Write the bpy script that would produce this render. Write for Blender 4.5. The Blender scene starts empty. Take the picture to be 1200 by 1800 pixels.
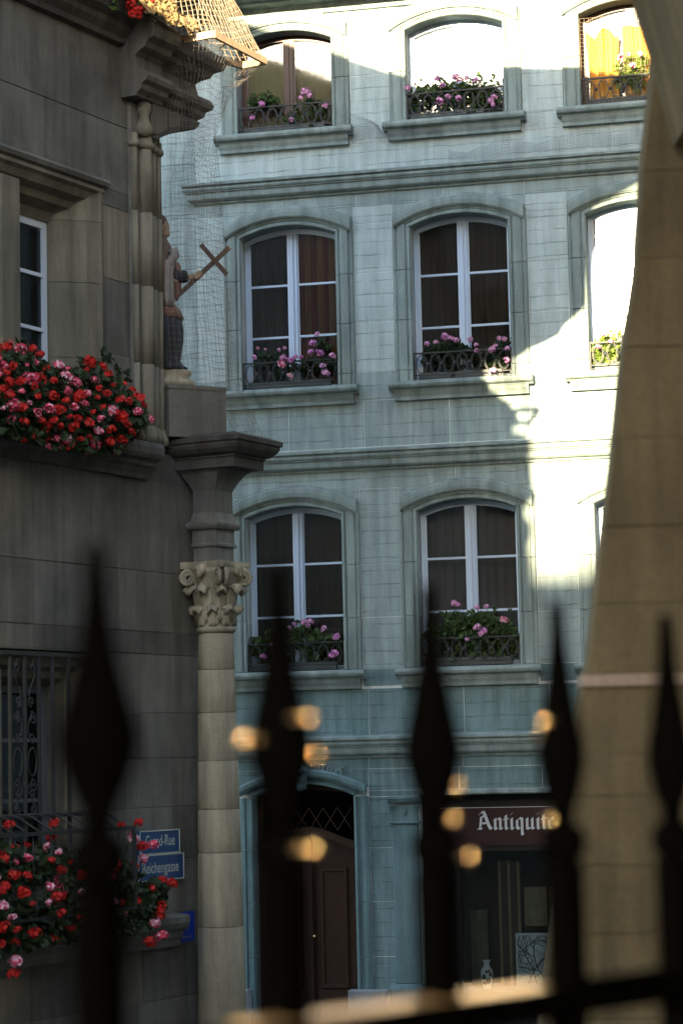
import bpy, bmesh, math, random
from mathutils import Vector, Matrix, noise
random.seed(7)
R = math.radians
sc = bpy.context.scene
C = sc.collection
# ------------------------------------------------------------ camera, world, sun, exposure
G = 3.4                                   # the lens is 3.4 m above the street
F_PX, PITCH, ROLL = 4250.0, R(5.869), R(1.264)
cd = bpy.data.cameras.new('camera'); cam = bpy.data.objects.new('camera', cd); C.objects.link(cam)
cd.sensor_fit = 'VERTICAL'; cd.sensor_height = 36; cd.sensor_width = 24; cd.lens = 85
cd.clip_start = .05; cd.clip_end = 2000
cam.matrix_world = Matrix.Translation((0, 0, G)) @ Matrix.Rotation(R(90) + PITCH, 4, 'X') @ Matrix.Rotation(-ROLL, 4, 'Z')
cd.dof.use_dof = True; cd.dof.focus_distance = 25.5; cd.dof.aperture_fstop = 4.0; cd.dof.aperture_blades = 0
sc.camera = cam
SUN_AZ, SUN_EL = 199.5, 11.96             # compass angle from +Y clockwise
sd = bpy.data.lights.new('sun', 'SUN'); sun = bpy.data.objects.new('sun', sd); C.objects.link(sun)
sd.energy = 5.0; sd.angle = R(.5); sd.color = (1, .80, .50)
sdir = Vector((math.sin(R(SUN_AZ)) * math.cos(R(SUN_EL)), math.cos(R(SUN_AZ)) * math.cos(R(SUN_EL)), math.sin(R(SUN_EL))))
sun.rotation_euler = sdir.to_track_quat('Z', 'Y').to_euler(); sun.location = (-12, -30, 30)
w = bpy.data.worlds.new('World'); sc.world = w; w.use_nodes = True
nt = w.node_tree; nt.nodes.clear()
def N(t, ty, **k):
    n = t.nodes.new(ty)
    for a, b in k.items(): setattr(n, a, b)
    return n
sky = N(nt, 'ShaderNodeTexSky', sky_type='NISHITA', sun_disc=False, sun_elevation=R(SUN_EL), sun_rotation=R(SUN_AZ))
tc = N(nt, 'ShaderNodeTexCoord'); mp = N(nt, 'ShaderNodeMapping'); mp.inputs['Scale'].default_value = (1, 1, 3.2)
nz = N(nt, 'ShaderNodeTexNoise'); nz.inputs['Scale'].default_value = 2.6; nz.inputs['Detail'].default_value = 7; nz.inputs['Roughness'].default_value = .56
rp = N(nt, 'ShaderNodeValToRGB'); rp.color_ramp.elements[0].position = .50; rp.color_ramp.elements[1].position = .64
mx = N(nt, 'ShaderNodeMix', data_type='RGBA'); mx.inputs[7].default_value = (3.6, 3.8, 4.1, 1)
bg = N(nt, 'ShaderNodeBackground'); bg.inputs['Strength'].default_value = .14
wo = N(nt, 'ShaderNodeOutputWorld')
L_ = nt.links.new
L_(tc.outputs['Generated'], mp.inputs['Vector']); L_(mp.outputs[0], nz.inputs['Vector']); L_(nz.outputs[0], rp.inputs[0])
L_(rp.outputs[0], mx.inputs[0]); L_(sky.outputs[0], mx.inputs[6]); L_(mx.outputs[2], bg.inputs[0]); L_(bg.outputs[0], wo.inputs[0])
sc.view_settings.view_transform = 'Standard'; sc.view_settings.look = 'None'
sc.view_settings.exposure = 2.7; sc.view_settings.gamma = 1; sc.view_settings.use_curve_mapping = False
sc.render.engine = 'CYCLES'
sc.cycles.use_denoising = True; sc.cycles.max_bounces = 8; sc.cycles.sample_clamp_indirect = 6
sc.cycles.caustics_reflective = False; sc.cycles.caustics_refractive = False

# ------------------------------------------------------------ materials
MATS = {}
def base(name):
    m = bpy.data.materials.new(name); m.use_nodes = True; MATS[name] = m
    return m, m.node_tree, m.node_tree.nodes['Principled BSDF']
def ramp(t, stops):
    r = N(t, 'ShaderNodeValToRGB'); e = r.color_ramp.elements
    while len(e) < len(stops): e.new(.5)
    for i, (p, c) in enumerate(stops): e[i].position = p; e[i].color = (*c, 1)
    return r
def mapped(t, scale, coord='Object', rot=(0, 0, 0)):
    a = N(t, 'ShaderNodeTexCoord'); b = N(t, 'ShaderNodeMapping'); b.inputs['Scale'].default_value = scale; b.inputs['Rotation'].default_value = rot
    t.links.new(a.outputs[coord], b.inputs[0]); return b.outputs[0]
def noise_n(t, vec, sc_, det=5, rough=.6):
    n = N(t, 'ShaderNodeTexNoise'); n.inputs['Scale'].default_value = sc_; n.inputs['Detail'].default_value = det; n.inputs['Roughness'].default_value = rough
    t.links.new(vec, n.inputs['Vector']); return n.outputs[0]
def mult(t, a, b, fac=1, mode='MULTIPLY'):
    m = N(t, 'ShaderNodeMix', data_type='RGBA', blend_type=mode); m.inputs[0].default_value = fac
    t.links.new(a, m.inputs[6]); t.links.new(b, m.inputs[7]); return m.outputs[2]
def stone(name, lo, hi, streak=.35, rough=.88, tooling=False, bump=.4, vary=.10, patch=(.3, .3, .25), patchy=.25):
    m, t, p = base(name); l = t.links.new
    v1 = mapped(t, (1, 1, 1)); n1 = noise_n(t, v1, 1.7, 6, .62)
    r1 = ramp(t, [(.3, lo), (.7, hi)]); l(n1, r1.inputs[0]); col = r1.outputs[0]
    # vertical rain streaks
    v2 = mapped(t, (5.5, 5.5, .6)); n2 = noise_n(t, v2, 1.6, 5, .6)
    r2 = ramp(t, [(.34, (1 - streak,) * 3), (.62, (1.06,) * 3)]); l(n2, r2.inputs[0]); col = mult(t, col, r2.outputs[0])
    # large patches of another tone
    n3 = noise_n(t, v1, .55, 3, .5); r3 = ramp(t, [(.42, (0, 0, 0)), (.68, (1, 1, 1))]); l(n3, r3.inputs[0])
    mm = N(t, 'ShaderNodeMix', data_type='RGBA'); s = N(t, 'ShaderNodeMath', operation='MULTIPLY'); s.inputs[1].default_value = patchy
    l(r3.outputs[0], s.inputs[0]); l(s.outputs[0], mm.inputs[0]); l(col, mm.inputs[6]); mm.inputs[7].default_value = (*patch, 1); col = mm.outputs[2]
    # grain
    n4 = noise_n(t, v1, 55, 4, .7); r4 = ramp(t, [(.3, (.86,) * 3), (.7, (1.1,) * 3)]); l(n4, r4.inputs[0]); col = mult(t, col, r4.outputs[0])
    # every block its own tone
    oi = N(t, 'ShaderNodeObjectInfo'); mr = N(t, 'ShaderNodeMapRange'); mr.inputs[3].default_value = 1 - vary; mr.inputs[4].default_value = 1 + vary
    l(oi.outputs['Random'], mr.inputs[0]); cb = N(t, 'ShaderNodeCombineColor')
    for i in range(3): l(mr.outputs[0], cb.inputs[i])
    col = mult(t, col, cb.outputs[0])
    h = N(t, 'ShaderNodeMath', operation='ADD'); k4 = N(t, 'ShaderNodeMath', operation='MULTIPLY'); k4.inputs[1].default_value = .35
    l(n4, k4.inputs[0]); l(n2, h.inputs[0]); l(k4.outputs[0], h.inputs[1]); hh = h.outputs[0]
    if tooling:
        v5 = mapped(t, (1, 1, 1)); wv = N(t, 'ShaderNodeTexWave', wave_type='BANDS', bands_direction='Z', wave_profile='SIN')
        wv.inputs['Scale'].default_value = 2.03; wv.inputs['Distortion'].default_value = .9; wv.inputs['Detail'].default_value = 3; wv.inputs['Detail Scale'].default_value = 2.2
        l(v5, wv.inputs[0]); r5 = ramp(t, [(.0, (1, 1, 1)), (.045, (0, 0, 0))]); l(wv.outputs[1], r5.inputs[0])
        n6 = noise_n(t, v5, 4.0, 3, .6); r6 = ramp(t, [(.38, (0, 0, 0)), (.6, (1, 1, 1))]); l(n6, r6.inputs[0])
        q = N(t, 'ShaderNodeMath', operation='MULTIPLY'); l(r5.outputs[0], q.inputs[0]); l(r6.outputs[0], q.inputs[1])
        r7 = ramp(t, [(0, (1, 1, 1)), (1, (.68, .68, .66))]); l(q.outputs[0], r7.inputs[0]); col = mult(t, col, r7.outputs[0])
        q2 = N(t, 'ShaderNodeMath', operation='MULTIPLY_ADD'); l(q.outputs[0], q2.inputs[0]); q2.inputs[1].default_value = -1.2; l(hh, q2.inputs[2]); hh = q2.outputs[0]
    b = N(t, 'ShaderNodeBump'); b.inputs['Strength'].default_value = bump; b.inputs['Distance'].default_value = .012
    l(hh, b.inputs['Height']); l(b.outputs[0], p.inputs['Normal']); l(col, p.inputs['Base Color']); p.inputs['Roughness'].default_value = rough
    p.inputs['Specular IOR Level'].default_value = .25
    return m
def plain(name, c, rough=.6, metal=0, var=.12, scale=14, bump=.15, spec=.4, streaky=False):
    m, t, p = base(name); l = t.links.new
    v = mapped(t, (1, 1, .15) if streaky else (1, 1, 1)); n = noise_n(t, v, scale, 5, .6)
    r = ramp(t, [(.25, tuple(x * (1 - var) for x in c)), (.75, tuple(min(1, x * (1 + var)) for x in c))]); l(n, r.inputs[0]); l(r.outputs[0], p.inputs['Base Color'])
    p.inputs['Roughness'].default_value = rough; p.inputs['Metallic'].default_value = metal; p.inputs['Specular IOR Level'].default_value = spec
    if bump:
        b = N(t, 'ShaderNodeBump'); b.inputs['Strength'].default_value = bump; b.inputs['Distance'].default_value = .004; l(n, b.inputs['Height']); l(b.outputs[0], p.inputs['Normal'])
    return m
def fabric(name, c, fold=22, trans=.0, stripes=None):
    m, t, p = base(name); l = t.links.new
    v = mapped(t, (1, 1, 1)); n = noise_n(t, v, 90, 3, .7)
    r = ramp(t, [(.2, tuple(x * .85 for x in c)), (.8, tuple(min(1, x * 1.1) for x in c))]); l(n, r.inputs[0]); col = r.outputs[0]
    if stripes:
        wv = N(t, 'ShaderNodeTexWave', wave_type='BANDS', bands_direction='X'); wv.inputs['Scale'].default_value = 2.1; wv.inputs['Distortion'].default_value = .15
        l(v, wv.inputs[0]); rr = ramp(t, [(.46, c), (.5, stripes)]); l(wv.outputs[1], rr.inputs[0]); col = rr.outputs[0]
    l(col, p.inputs['Base Color']); p.inputs['Roughness'].default_value = .95; p.inputs['Specular IOR Level'].default_value = .1
    return m
def leafy(name, c1, c2):
    m, t, p = base(name); l = t.links.new
    n = noise_n(t, mapped(t, (1, 1, 1)), 24, 2, .5); r = ramp(t, [(.3, c1), (.7, c2)]); l(n, r.inputs[0]); l(r.outputs[0], p.inputs['Base Color'])
    p.inputs['Roughness'].default_value = .55; p.inputs['Specular IOR Level'].default_value = .3
    tr = N(t, 'ShaderNodeBsdfTranslucent'); l(r.outputs[0], tr.inputs[0]); ms = N(t, 'ShaderNodeMixShader'); ms.inputs[0].default_value = .3
    l(p.outputs[0], ms.inputs[1]); l(tr.outputs[0], ms.inputs[2]); l(ms.outputs[0], t.nodes['Material Output'].inputs[0])
    return m
def glassy(name, refl=.9, rough=.03, tint=(.86, .9, .92), wob=.012):
    m = bpy.data.materials.new(name); m.use_nodes = True; MATS[name] = m; t = m.node_tree; t.nodes.clear(); l = t.links.new
    o = N(t, 'ShaderNodeOutputMaterial'); tr = N(t, 'ShaderNodeBsdfTransparent'); tr.inputs[0].default_value = (*tint, 1)
    gl = N(t, 'ShaderNodeBsdfGlossy'); gl.inputs['Roughness'].default_value = rough
    b = N(t, 'ShaderNodeBump'); b.inputs['Strength'].default_value = wob; b.inputs['Distance'].default_value = .05
    l(noise_n(t, mapped(t, (1, 1, 1)), 3.5, 2, .4), b.inputs['Height']); l(b.outputs[0], gl.inputs['Normal'])
    fr = N(t, 'ShaderNodeFresnel'); fr.inputs[0].default_value = 1.62; k = N(t, 'ShaderNodeMath', operation='MULTIPLY'); k.inputs[1].default_value = 2 * refl; k.use_clamp = True
    l(fr.outputs[0], k.inputs[0]); ms = N(t, 'ShaderNodeMixShader'); l(k.outputs[0], ms.inputs[0]); l(tr.outputs[0], ms.inputs[1]); l(gl.outputs[0], ms.inputs[2]); l(ms.outputs[0], o.inputs[0])
    return m
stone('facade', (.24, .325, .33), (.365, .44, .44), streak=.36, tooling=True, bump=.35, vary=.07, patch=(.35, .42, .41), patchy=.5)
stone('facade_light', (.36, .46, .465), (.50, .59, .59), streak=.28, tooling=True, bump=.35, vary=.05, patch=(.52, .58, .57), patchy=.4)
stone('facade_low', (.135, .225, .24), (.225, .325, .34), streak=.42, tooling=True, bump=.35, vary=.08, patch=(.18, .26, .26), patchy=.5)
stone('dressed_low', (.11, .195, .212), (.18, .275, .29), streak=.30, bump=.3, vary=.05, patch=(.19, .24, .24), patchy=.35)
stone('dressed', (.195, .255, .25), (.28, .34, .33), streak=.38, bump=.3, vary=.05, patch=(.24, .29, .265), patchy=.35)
stone('mortar', (.60, .66, .66), (.72, .76, .75), streak=.1, bump=.2, vary=0)
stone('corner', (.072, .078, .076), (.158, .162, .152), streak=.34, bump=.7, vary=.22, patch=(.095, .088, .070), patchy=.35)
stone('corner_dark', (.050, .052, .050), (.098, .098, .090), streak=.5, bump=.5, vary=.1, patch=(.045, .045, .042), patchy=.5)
stone('corner_jamb', (.120, .118, .097), (.195, .188, .150), streak=.38, bump=.5, vary=.10, patch=(.08, .08, .07), patchy=.4)
stone('corner_warm', (.24, .228, .172), (.36, .34, .262), streak=.35, bump=.5, vary=.08, patch=(.09, .092, .08), patchy=.4)
stone('corner_mortar', (.10, .108, .105), (.16, .165, .155), streak=.1, bump=.2, vary=0)
stone('pier', (.105, .080, .040), (.190, .142, .072), streak=.38, bump=.6, vary=.06, patch=(.10, .075, .035), patchy=.3)
stone('pale_ledge', (.30, .205, .14), (.38, .27, .19), streak=.2, bump=.4, vary=.02)
stone('granite', (.16, .175, .19), (.34, .36, .38), streak=.1, bump=.3, vary=.05)
stone('plaster', (.30, .28, .24), (.42, .39, .33), streak=.2, bump=.2)
stone('moss', (.13, .085, .03), (.30, .20, .09), streak=.1, bump=.8)
plain('roof', (.16, .07, .045), .85, scale=3, var=.3)
plain('white_paint', (.50, .61, .76), .45, var=.06, scale=8, streaky=True)
plain('grey_paint', (.13, .145, .18), .5)
plain('brown_paint', (.045, .017, .012), .4, var=.2, scale=8, streaky=True)
plain('dark_wood', (.030, .013, .006), .45, var=.45, scale=9, streaky=True, bump=.3)
plain('eave_wood', (.035, .025, .017), .8, var=.3, scale=5)
plain('iron', (.030, .034, .036), .5, var=.3, scale=30, spec=.3)
fm = bpy.data.materials.new('fence_iron'); fm.use_nodes = True; fm.node_tree.nodes.clear(); MATS['fence_iron'] = fm
fd = N(fm.node_tree, 'ShaderNodeBsdfDiffuse'); fd.inputs[0].default_value = (.0003, .0003, .0003, 1); fo = N(fm.node_tree, 'ShaderNodeOutputMaterial'); fm.node_tree.links.new(fd.outputs[0], fo.inputs[0])
plain('glint_iron', (.80, .56, .30), .36, 1.0, var=.25, scale=50)  # gold tone stands for sun reflected on the rail top
plain('brass', (.75, .55, .28), .25, 1.0, var=.1)
plain('glint_metal', (.62, .40, .20), .16, 1.0, var=.02, bump=0)  # metal of the added glint beads on the fence
plain('zinc', (.10, .12, .12), .5, var=.2)
plain('petal_red', (.42, .010, .008), .6, var=.25, scale=40, bump=0)
plain('petal_pink', (.58, .045, .11), .6, var=.25, scale=40, bump=0)
plain('petal_white', (.72, .42, .54), .6, var=.12, scale=60, bump=0)
plain('petal_mauve', (.56, .21, .47), .6, var=.22, scale=50, bump=0)
plain('petal_salmon', (.62, .30, .25), .6, var=.2, scale=50, bump=0)
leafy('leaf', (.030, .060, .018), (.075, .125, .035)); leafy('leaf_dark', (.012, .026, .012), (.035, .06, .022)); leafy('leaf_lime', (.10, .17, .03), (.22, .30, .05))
plain('stem', (.06, .09, .03), .7)
fabric('curtain_red', (.30, .045, .028), stripes=(.46, .20, .07)); fabric('curtain_sheer', (.20, .175, .17)); fabric('curtain_sheer_dark', (.13, .085, .062))
fabric('curtain_gold', (.62, .34, .07)); fabric('blind_olive', (.36, .33, .17)); fabric('blind_white', (.82, .82, .80))
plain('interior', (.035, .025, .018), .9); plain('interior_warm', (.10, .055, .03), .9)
plain('shop_black', (.006, .0055, .006), .45, spec=.3); plain('sign_red', (.020, .0035, .0035), .4, var=.2); plain('letter', (.55, .58, .62), .5, var=.06)
plain('blue_enamel', (.006, .045, .155), .28, var=.06, bump=0); plain('blue_bright', (.012, .045, .36), .35, var=.05, bump=0); plain('enamel_white', (.42, .50, .46), .35, var=.05); plain('yellow_print', (.35, .33, .22), .5)
plain('cord', (.34, .26, .19), .9); plain('cord_grey', (.13, .12, .105), .9); plain('wire', (.06, .065, .065), .6); plain('board', (.50, .36, .22), .8, var=.25)
plain('skin_paint', (.20, .145, .105), .7, var=.25, scale=25); plain('cloak', (.075, .052, .042), .85, var=.4, scale=12); plain('cloak_grey', (.15, .15, .15), .85, var=.3, scale=14)
plain('tunic_red', (.095, .05, .04), .8, var=.35, scale=12); plain('skirt_blue', (.010, .012, .018), .8, var=.35, scale=12); plain('cross_wood', (.045, .027, .02), .75, var=.4, scale=20)
plain('porcelain', (.72, .80, .84), .15, var=.1, spec=.6); plain('green_glaze', (.03, .08, .03), .3); plain('red_glaze', (.2, .03, .02), .3)
plain('paper', (.50, .62, .68), .8, var=.25, scale=5); plain('ink', (.02, .03, .035), .8); plain('frame_gold', (.20, .16, .09), .5); plain('picture', (.16, .15, .10), .7, var=.4, scale=6)
plain('asphalt', (.05, .05, .05), .9, scale=60); plain('paving', (.16, .155, .145), .9, scale=20)
glassy('glass', rough=.042); glassy('glass_shop', refl=.7, rough=.05); glassy('glass_dim', refl=.10, rough=.06, tint=(.5, .52, .55))

# ------------------------------------------------------------ frames and mesh helper
class MB:
    def __init__(s): s.v = []; s.f = []; s.m = []; s.cm = 0
    def add(s, vs, fs):
        n = len(s.v); s.v += [tuple(x) for x in vs]
        for f in fs: s.f.append(tuple(i + n for i in f)); s.m.append(s.cm)
    def box(s, u0, u1, w0, w1, v0, v1):   # w is outward, towards the street
        y0, y1 = -w1, -w0
        s.add([(u0, y0, v0), (u1, y0, v0), (u1, y1, v0), (u0, y1, v0), (u0, y0, v1), (u1, y0, v1), (u1, y1, v1), (u0, y1, v1)],
              [(0, 3, 2, 1), (4, 5, 6, 7), (0, 1, 5, 4), (1, 2, 6, 5), (2, 3, 7, 6), (3, 0, 4, 7)]); return s
    def block(s, u0, u1, w0, w1, v0, v1, c=.006):   # front arrises chamfered
        y0, y1 = -w1, -w0
        s.add([(u0, y0 + c, v0), (u1, y0 + c, v0), (u1, y1, v0), (u0, y1, v0), (u0, y0 + c, v1), (u1, y0 + c, v1), (u1, y1, v1), (u0, y1, v1),
               (u0 + c, y0, v0 + c), (u1 - c, y0, v0 + c), (u1 - c, y0, v1 - c), (u0 + c, y0, v1 - c)],
              [(0, 3, 2, 1), (4, 5, 6, 7), (1, 2, 6, 5), (3, 0, 4, 7), (2, 3, 7, 6), (8, 9, 10, 11), (0, 1, 9, 8), (1, 5, 10, 9), (5, 4, 11, 10), (4, 0, 8, 11)]); return s
    def poly(s, pts, w0, w1):             # polygon in (u,v), extruded along w
        n = len(pts); s.add([(u, -w1, v) for u, v in pts] + [(u, -w0, v) for u, v in pts],
              [tuple(range(n)), tuple(range(2 * n - 1, n - 1, -1))] + [(i, i + n, (i + 1) % n + n, (i + 1) % n) for i in range(n)]); return s
    def prof(s, u0, u1, pts):             # profile in (w,v), extruded along u
        n = len(pts); s.add([(u0, -a, b) for a, b in pts] + [(u1, -a, b) for a, b in pts],
              [tuple(range(n - 1, -1, -1)), tuple(range(n, 2 * n))] + [(i, (i + 1) % n, (i + 1) % n + n, i + n) for i in range(n)]); return s
    def plan(s, pts, z0, z1, zt=None):    # polygon in (u,w) extruded up
        n = len(pts); s.add([(u, -a, z0) for u, a in pts] + [(u, -a, z1) for u, a in pts],
              [tuple(range(n - 1, -1, -1)), tuple(range(n, 2 * n))] + [(i, (i + 1) % n, (i + 1) % n + n, i + n) for i in range(n)]); return s
    def tube(s, pts, r, n=6, closed=False, flat=1.0):
        P = [Vector(p) for p in pts]; k = len(P); vs = []; up0 = None
        for i, p in enumerate(P):
            a = P[i - 1] if (i or closed) else P[0]; b = P[(i + 1) % k] if (i < k - 1 or closed) else P[-1]
            t = (b - a)
            if t.length < 1e-9: t = Vector((0, 0, 1))
            t.normalize()
            if up0 is None:
                up0 = Vector((0, 1, 0)) if abs(t.y) < .9 else Vector((1, 0, 0))
            e1 = (up0 - t * up0.dot(t))
            if e1.length < 1e-6: e1 = t.orthogonal()
            e1.normalize(); up0 = e1; e2 = t.cross(e1)
            rr = r[i] if isinstance(r, (list, tuple)) else r
            for j in range(n):
                q = 2 * math.pi * j / n + math.pi / n; vs.append(p + e1 * rr * math.cos(q) * flat + e2 * rr * math.sin(q))
        fs = []
        for i in range(k if closed else k - 1):
            a = i * n; b = ((i + 1) % k) * n
            for j in range(n): fs.append((a + j, a + (j + 1) % n, b + (j + 1) % n, b + j))
        if not closed: fs += [tuple(range(n - 1, -1, -1)), tuple(range((k - 1) * n, k * n))]
        s.add(vs, fs); return s
    def lathe(s, c, prof, n=20, rot=0, sq=1.0):      # c=(u,w) centre; prof=[(r,z)]
        vs = []; k = len(prof)
        for r, z in prof:
            for j in range(n):
                q = 2 * math.pi * j / n + rot; vs.append((c[0] + r * math.cos(q), -c[1] + r * math.sin(q) * sq, z))
        fs = [(i * n + j, i * n + (j + 1) % n, (i + 1) * n + (j + 1) % n, (i + 1) * n + j) for i in range(k - 1) for j in range(n)]
        fs += [tuple(range(n - 1, -1, -1)), tuple(range((k - 1) * n, k * n))]; s.add(vs, fs); return s
    def blob(s, c, r, n=8, m=6):
        vs = []; rx, ry, rz = r if isinstance(r, tuple) else (r, r, r)
        for i in range(1, m):
            a = math.pi * i / m
            for j in range(n):
                q = 2 * math.pi * j / n; vs.append((c[0] + rx * math.sin(a) * math.cos(q), c[1] + ry * math.sin(a) * math.sin(q), c[2] + rz * math.cos(a)))
        vs += [(c[0], c[1], c[2] + rz), (c[0], c[1], c[2] - rz)]; T = (m - 1) * n
        fs = [(i * n + j, (i + 1) * n + j, (i + 1) * n + (j + 1) % n, i * n + (j + 1) % n) for i in range(m - 2) for j in range(n)]
        fs += [(T, j, (j + 1) % n) for j in range(n)] + [(T + 1, (m - 2) * n + (j + 1) % n, (m - 2) * n + j) for j in range(n)]
        s.add(vs, fs); return s
    def mesh(s, name, mat, org=(0, 0, 0), smooth=False):
        me = bpy.data.meshes.new(name); ox, oy, oz = org
        me.from_pydata([(x - ox, y - oy, z - oz) for x, y, z in s.v], [], s.f)
        for k in (mat if isinstance(mat, (list, tuple)) else [mat]): me.materials.append(MATS[k])
        if max(s.m, default=0): me.polygons.foreach_set('material_index', s.m)
        if smooth: me.polygons.foreach_set('use_smooth', [True] * len(me.polygons))
        me.update(); return me
TF, TL, TH = R(13.23), R(28.5), R(19.5)
OL = Vector((-1.1989, 19.4, G))
FR = {'F': (Vector((0, 28, G)), -TF), 'L': (OL, R(90) - TL), 'W': (Vector((0, 0, G)), 0), 'H': (Vector((0, 0, G)), -TH)}
FM = {k: Matrix.Translation(o) @ Matrix.Rotation(a, 4, 'Z') for k, (o, a) in FR.items()}
ORG = {}
GRP = {}
def link(name, me, parent=None):
    o = bpy.data.objects.new(name, me); C.objects.link(o)
    if parent: o.parent = parent
    return o
def tag(o, label, cat, group=None):
    o['label'] = label; o['category'] = cat
    if group: o['group'] = group
    return o
def thing(name, label, cat, fr, org, group=None):     # org = (u, w, v) of the thing's base in its frame
    o = link(name, None); p = (org[0], -org[1], org[2])
    o.matrix_world = FM[fr] @ Matrix.Translation(p); ORG[o.name] = p; o.empty_display_size = .2
    return tag(o, label, cat, group)
def root_org(o):
    while o.parent: o = o.parent
    return ORG.get(o.name, (0, 0, 0))
def put(mb, name, mat, parent, smooth=False):
    return link(name, mb.mesh(name, mat, root_org(parent), smooth), parent)
def solo(mb, name, mat, label, cat, fr, org, group=None, smooth=False):   # a thing that is one mesh
    p = (org[0], -org[1], org[2]); o = link(name, mb.mesh(name, mat, p, smooth)); o.matrix_world = FM[fr] @ Matrix.Translation(p)
    return tag(o, label, cat, group)
def setting(mb, name, mat, fr='W', kind='structure'):
    o = link(name, mb.mesh(name, mat)); o.matrix_world = FM[fr]; o['kind'] = kind; return o
def rnd(a, b): return random.uniform(a, b)
def cut(spans, a, b):                      # remove [a,b] from a list of intervals
    out = []
    for x0, x1 in spans:
        if b <= x0 or a >= x1: out.append((x0, x1)); continue
        if a > x0: out.append((x0, a))
        if b < x1: out.append((b, x1))
    return out
GZ = -G                                    # street level, measured from the lens

# ------------------------------------------------------------ ground
mb = MB(); mb.box(-400, 400, -400, 400, GZ - .3, GZ); setting(mb, 'ground', 'paving')
mb = MB(); mb.box(-60, 60, 1.9, 6.5, GZ - .05, GZ + .004); setting(mb, 'street', 'asphalt', 'F')
mb = MB(); mb.box(-60, 60, .0, 1.8, GZ - .05, GZ + .13); setting(mb, 'pavement', 'granite', 'F')

# ------------------------------------------------------------ the grey-green town house (frame F)
HOUSE = thing('town_house', 'pale grey-green sandstone town house with arched windows and an antiques shop below', 'house', 'F', (0, 0, GZ))
COLS = [(-1.158, .0), (.897, 2.054), (2.952, 4.109), (5.007, 6.164)]
ROWS = [(1.045, 2.845, .125), (4.362, 6.185, .125), (7.448, 8.545, .13)]      # sill, springing, rise
DOOR = (-1.13, .08, GZ + .15, -.40, .14); SHOP = (.83, 3.35, GZ + .15, -.35)
UL, UR = -1.70, 7.4
holes = []                                 # (u0,u1,v0,v1) true openings
for (v0, v1, rise) in ROWS:
    for (a, b) in COLS: holes.append((a, b, v0, v1 + rise + .02))
holes.append((DOOR[0], DOOR[1], GZ, DOOR[3] + .16)); holes.append((SHOP[0], SHOP[1], GZ, SHOP[3])); holes.append((4.9, 6.2, GZ, -.4))
def wall_grid(mb, u0, u1, z0, z1, w0, w1, holes):
    us = sorted({u0, u1} | {h[0] for h in holes if u0 < h[0] < u1} | {h[1] for h in holes if u0 < h[1] < u1})
    zs = sorted({z0, z1} | {h[2] for h in holes if z0 < h[2] < z1} | {h[3] for h in holes if z0 < h[3] < z1})
    for a, b in zip(zs, zs[1:]):
        run = None
        for c, d in zip(us, us[1:]):
            m = ((c + d) / 2, (a + b) / 2); solid = not any(h[0] < m[0] < h[1] and h[2] < m[1] < h[3] for h in holes)
            if solid: run = (run[0], d) if run else (c, d)
            elif run: mb.box(*run, w0, w1, a, b); run = None
        if run: mb.box(*run, w0, w1, a, b)
mb = MB(); wall_grid(mb, UL, UR, GZ, 9.6, -.42, -.0035, holes); put(mb, 'wall', 'mortar', HOUSE)
mb = MB(); mb.box(UL, UR, -7, -6.7, GZ, 9.6); mb.box(UL, UL + .15, -6.7, -.42, GZ, 9.6); mb.box(UR - .15, UR, -6.7, -.42, GZ, 9.6)
for z in (GZ, -.15, .1, 3.35, 6.65, 9.4): mb.box(UL + .15, UR - .15, -6.7, -.43, z, z + .14)
for u in (.45, 2.5, 4.55): mb.box(u - .05, u + .05, -6.7, -.43, .24, 9.4)
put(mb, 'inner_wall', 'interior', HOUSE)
courses = [GZ, -2.85, -2.23, -1.61, -1.0, -.42, .026, None, .286, .82, 1.045, 1.64, 2.26, 2.87, 3.349, None, 3.626, 4.17, 4.50, 5.09, 5.68, 6.27, 6.634, None, 6.908, 7.23, 7.448, 8.05, 8.56, 8.845]
SO = .215                                   # how far the window surrounds reach
cuts = []
for (v0, v1, rise) in ROWS:
    for (a, b) in COLS: cuts.append((a - SO, b + SO, v0 - .20, v1 + .29))
cuts.append((DOOR[0] - .19, DOOR[1] + .17, GZ, DOOR[3] + .30)); cuts.append((.53, 3.65, GZ, -.42)); cuts.append((.83, 3.35, GZ, SHOP[3])); cuts.append((4.8, 6.3, GZ, -.4))
nst = 0
for v0, v1 in zip(courses, courses[1:]):
    if v0 is None or v1 is None: continue
    # subdivide the course where a hole starts or ends inside it
    zs = sorted({v0, v1} | {h[k] for h in cuts for k in (2, 3) if v0 + .02 < h[k] < v1 - .02})
    for a, b in zip(zs, zs[1:]):
        if b - a < .03: continue
        sp = [(UL, UR)]
        for h in cuts:
            if h[2] < (a + b) / 2 < h[3]: sp = cut(sp, h[0], h[1])
        for x0, x1 in sp:
            L = x1 - x0; n = max(1, round(L / (1.05 if L > .7 else 9))); xs = [x0 + L * i / n + (rnd(-.13, .13) if 0 < i < n else 0) for i in range(n + 1)]
            for c, d in zip(xs, xs[1:]):
                if nst > 285 or d - c < .02: continue
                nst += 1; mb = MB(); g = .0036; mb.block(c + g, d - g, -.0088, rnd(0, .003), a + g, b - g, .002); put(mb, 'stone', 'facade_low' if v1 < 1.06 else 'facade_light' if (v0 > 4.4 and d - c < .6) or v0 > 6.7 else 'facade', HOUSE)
def opening_curves(a, b, v0, v1, rise, o, n=14, arc_only=False, xe=None):
    uc = (a + b) / 2; W = (b - a) / 2; Rr = (W * W + rise * rise) / (2 * rise); vc = v1 + rise - Rr
    X = W + (o if xe is None else xe); RR = Rr + o; pts = []
    for i in range(n + 1):
        x = -X + 2 * X * i / n; pts.append((uc + x, vc + math.sqrt(max(0, RR * RR - x * x))))
    return pts if arc_only else [(a - o, v0)] + pts + [(b + o, v0)]
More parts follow.
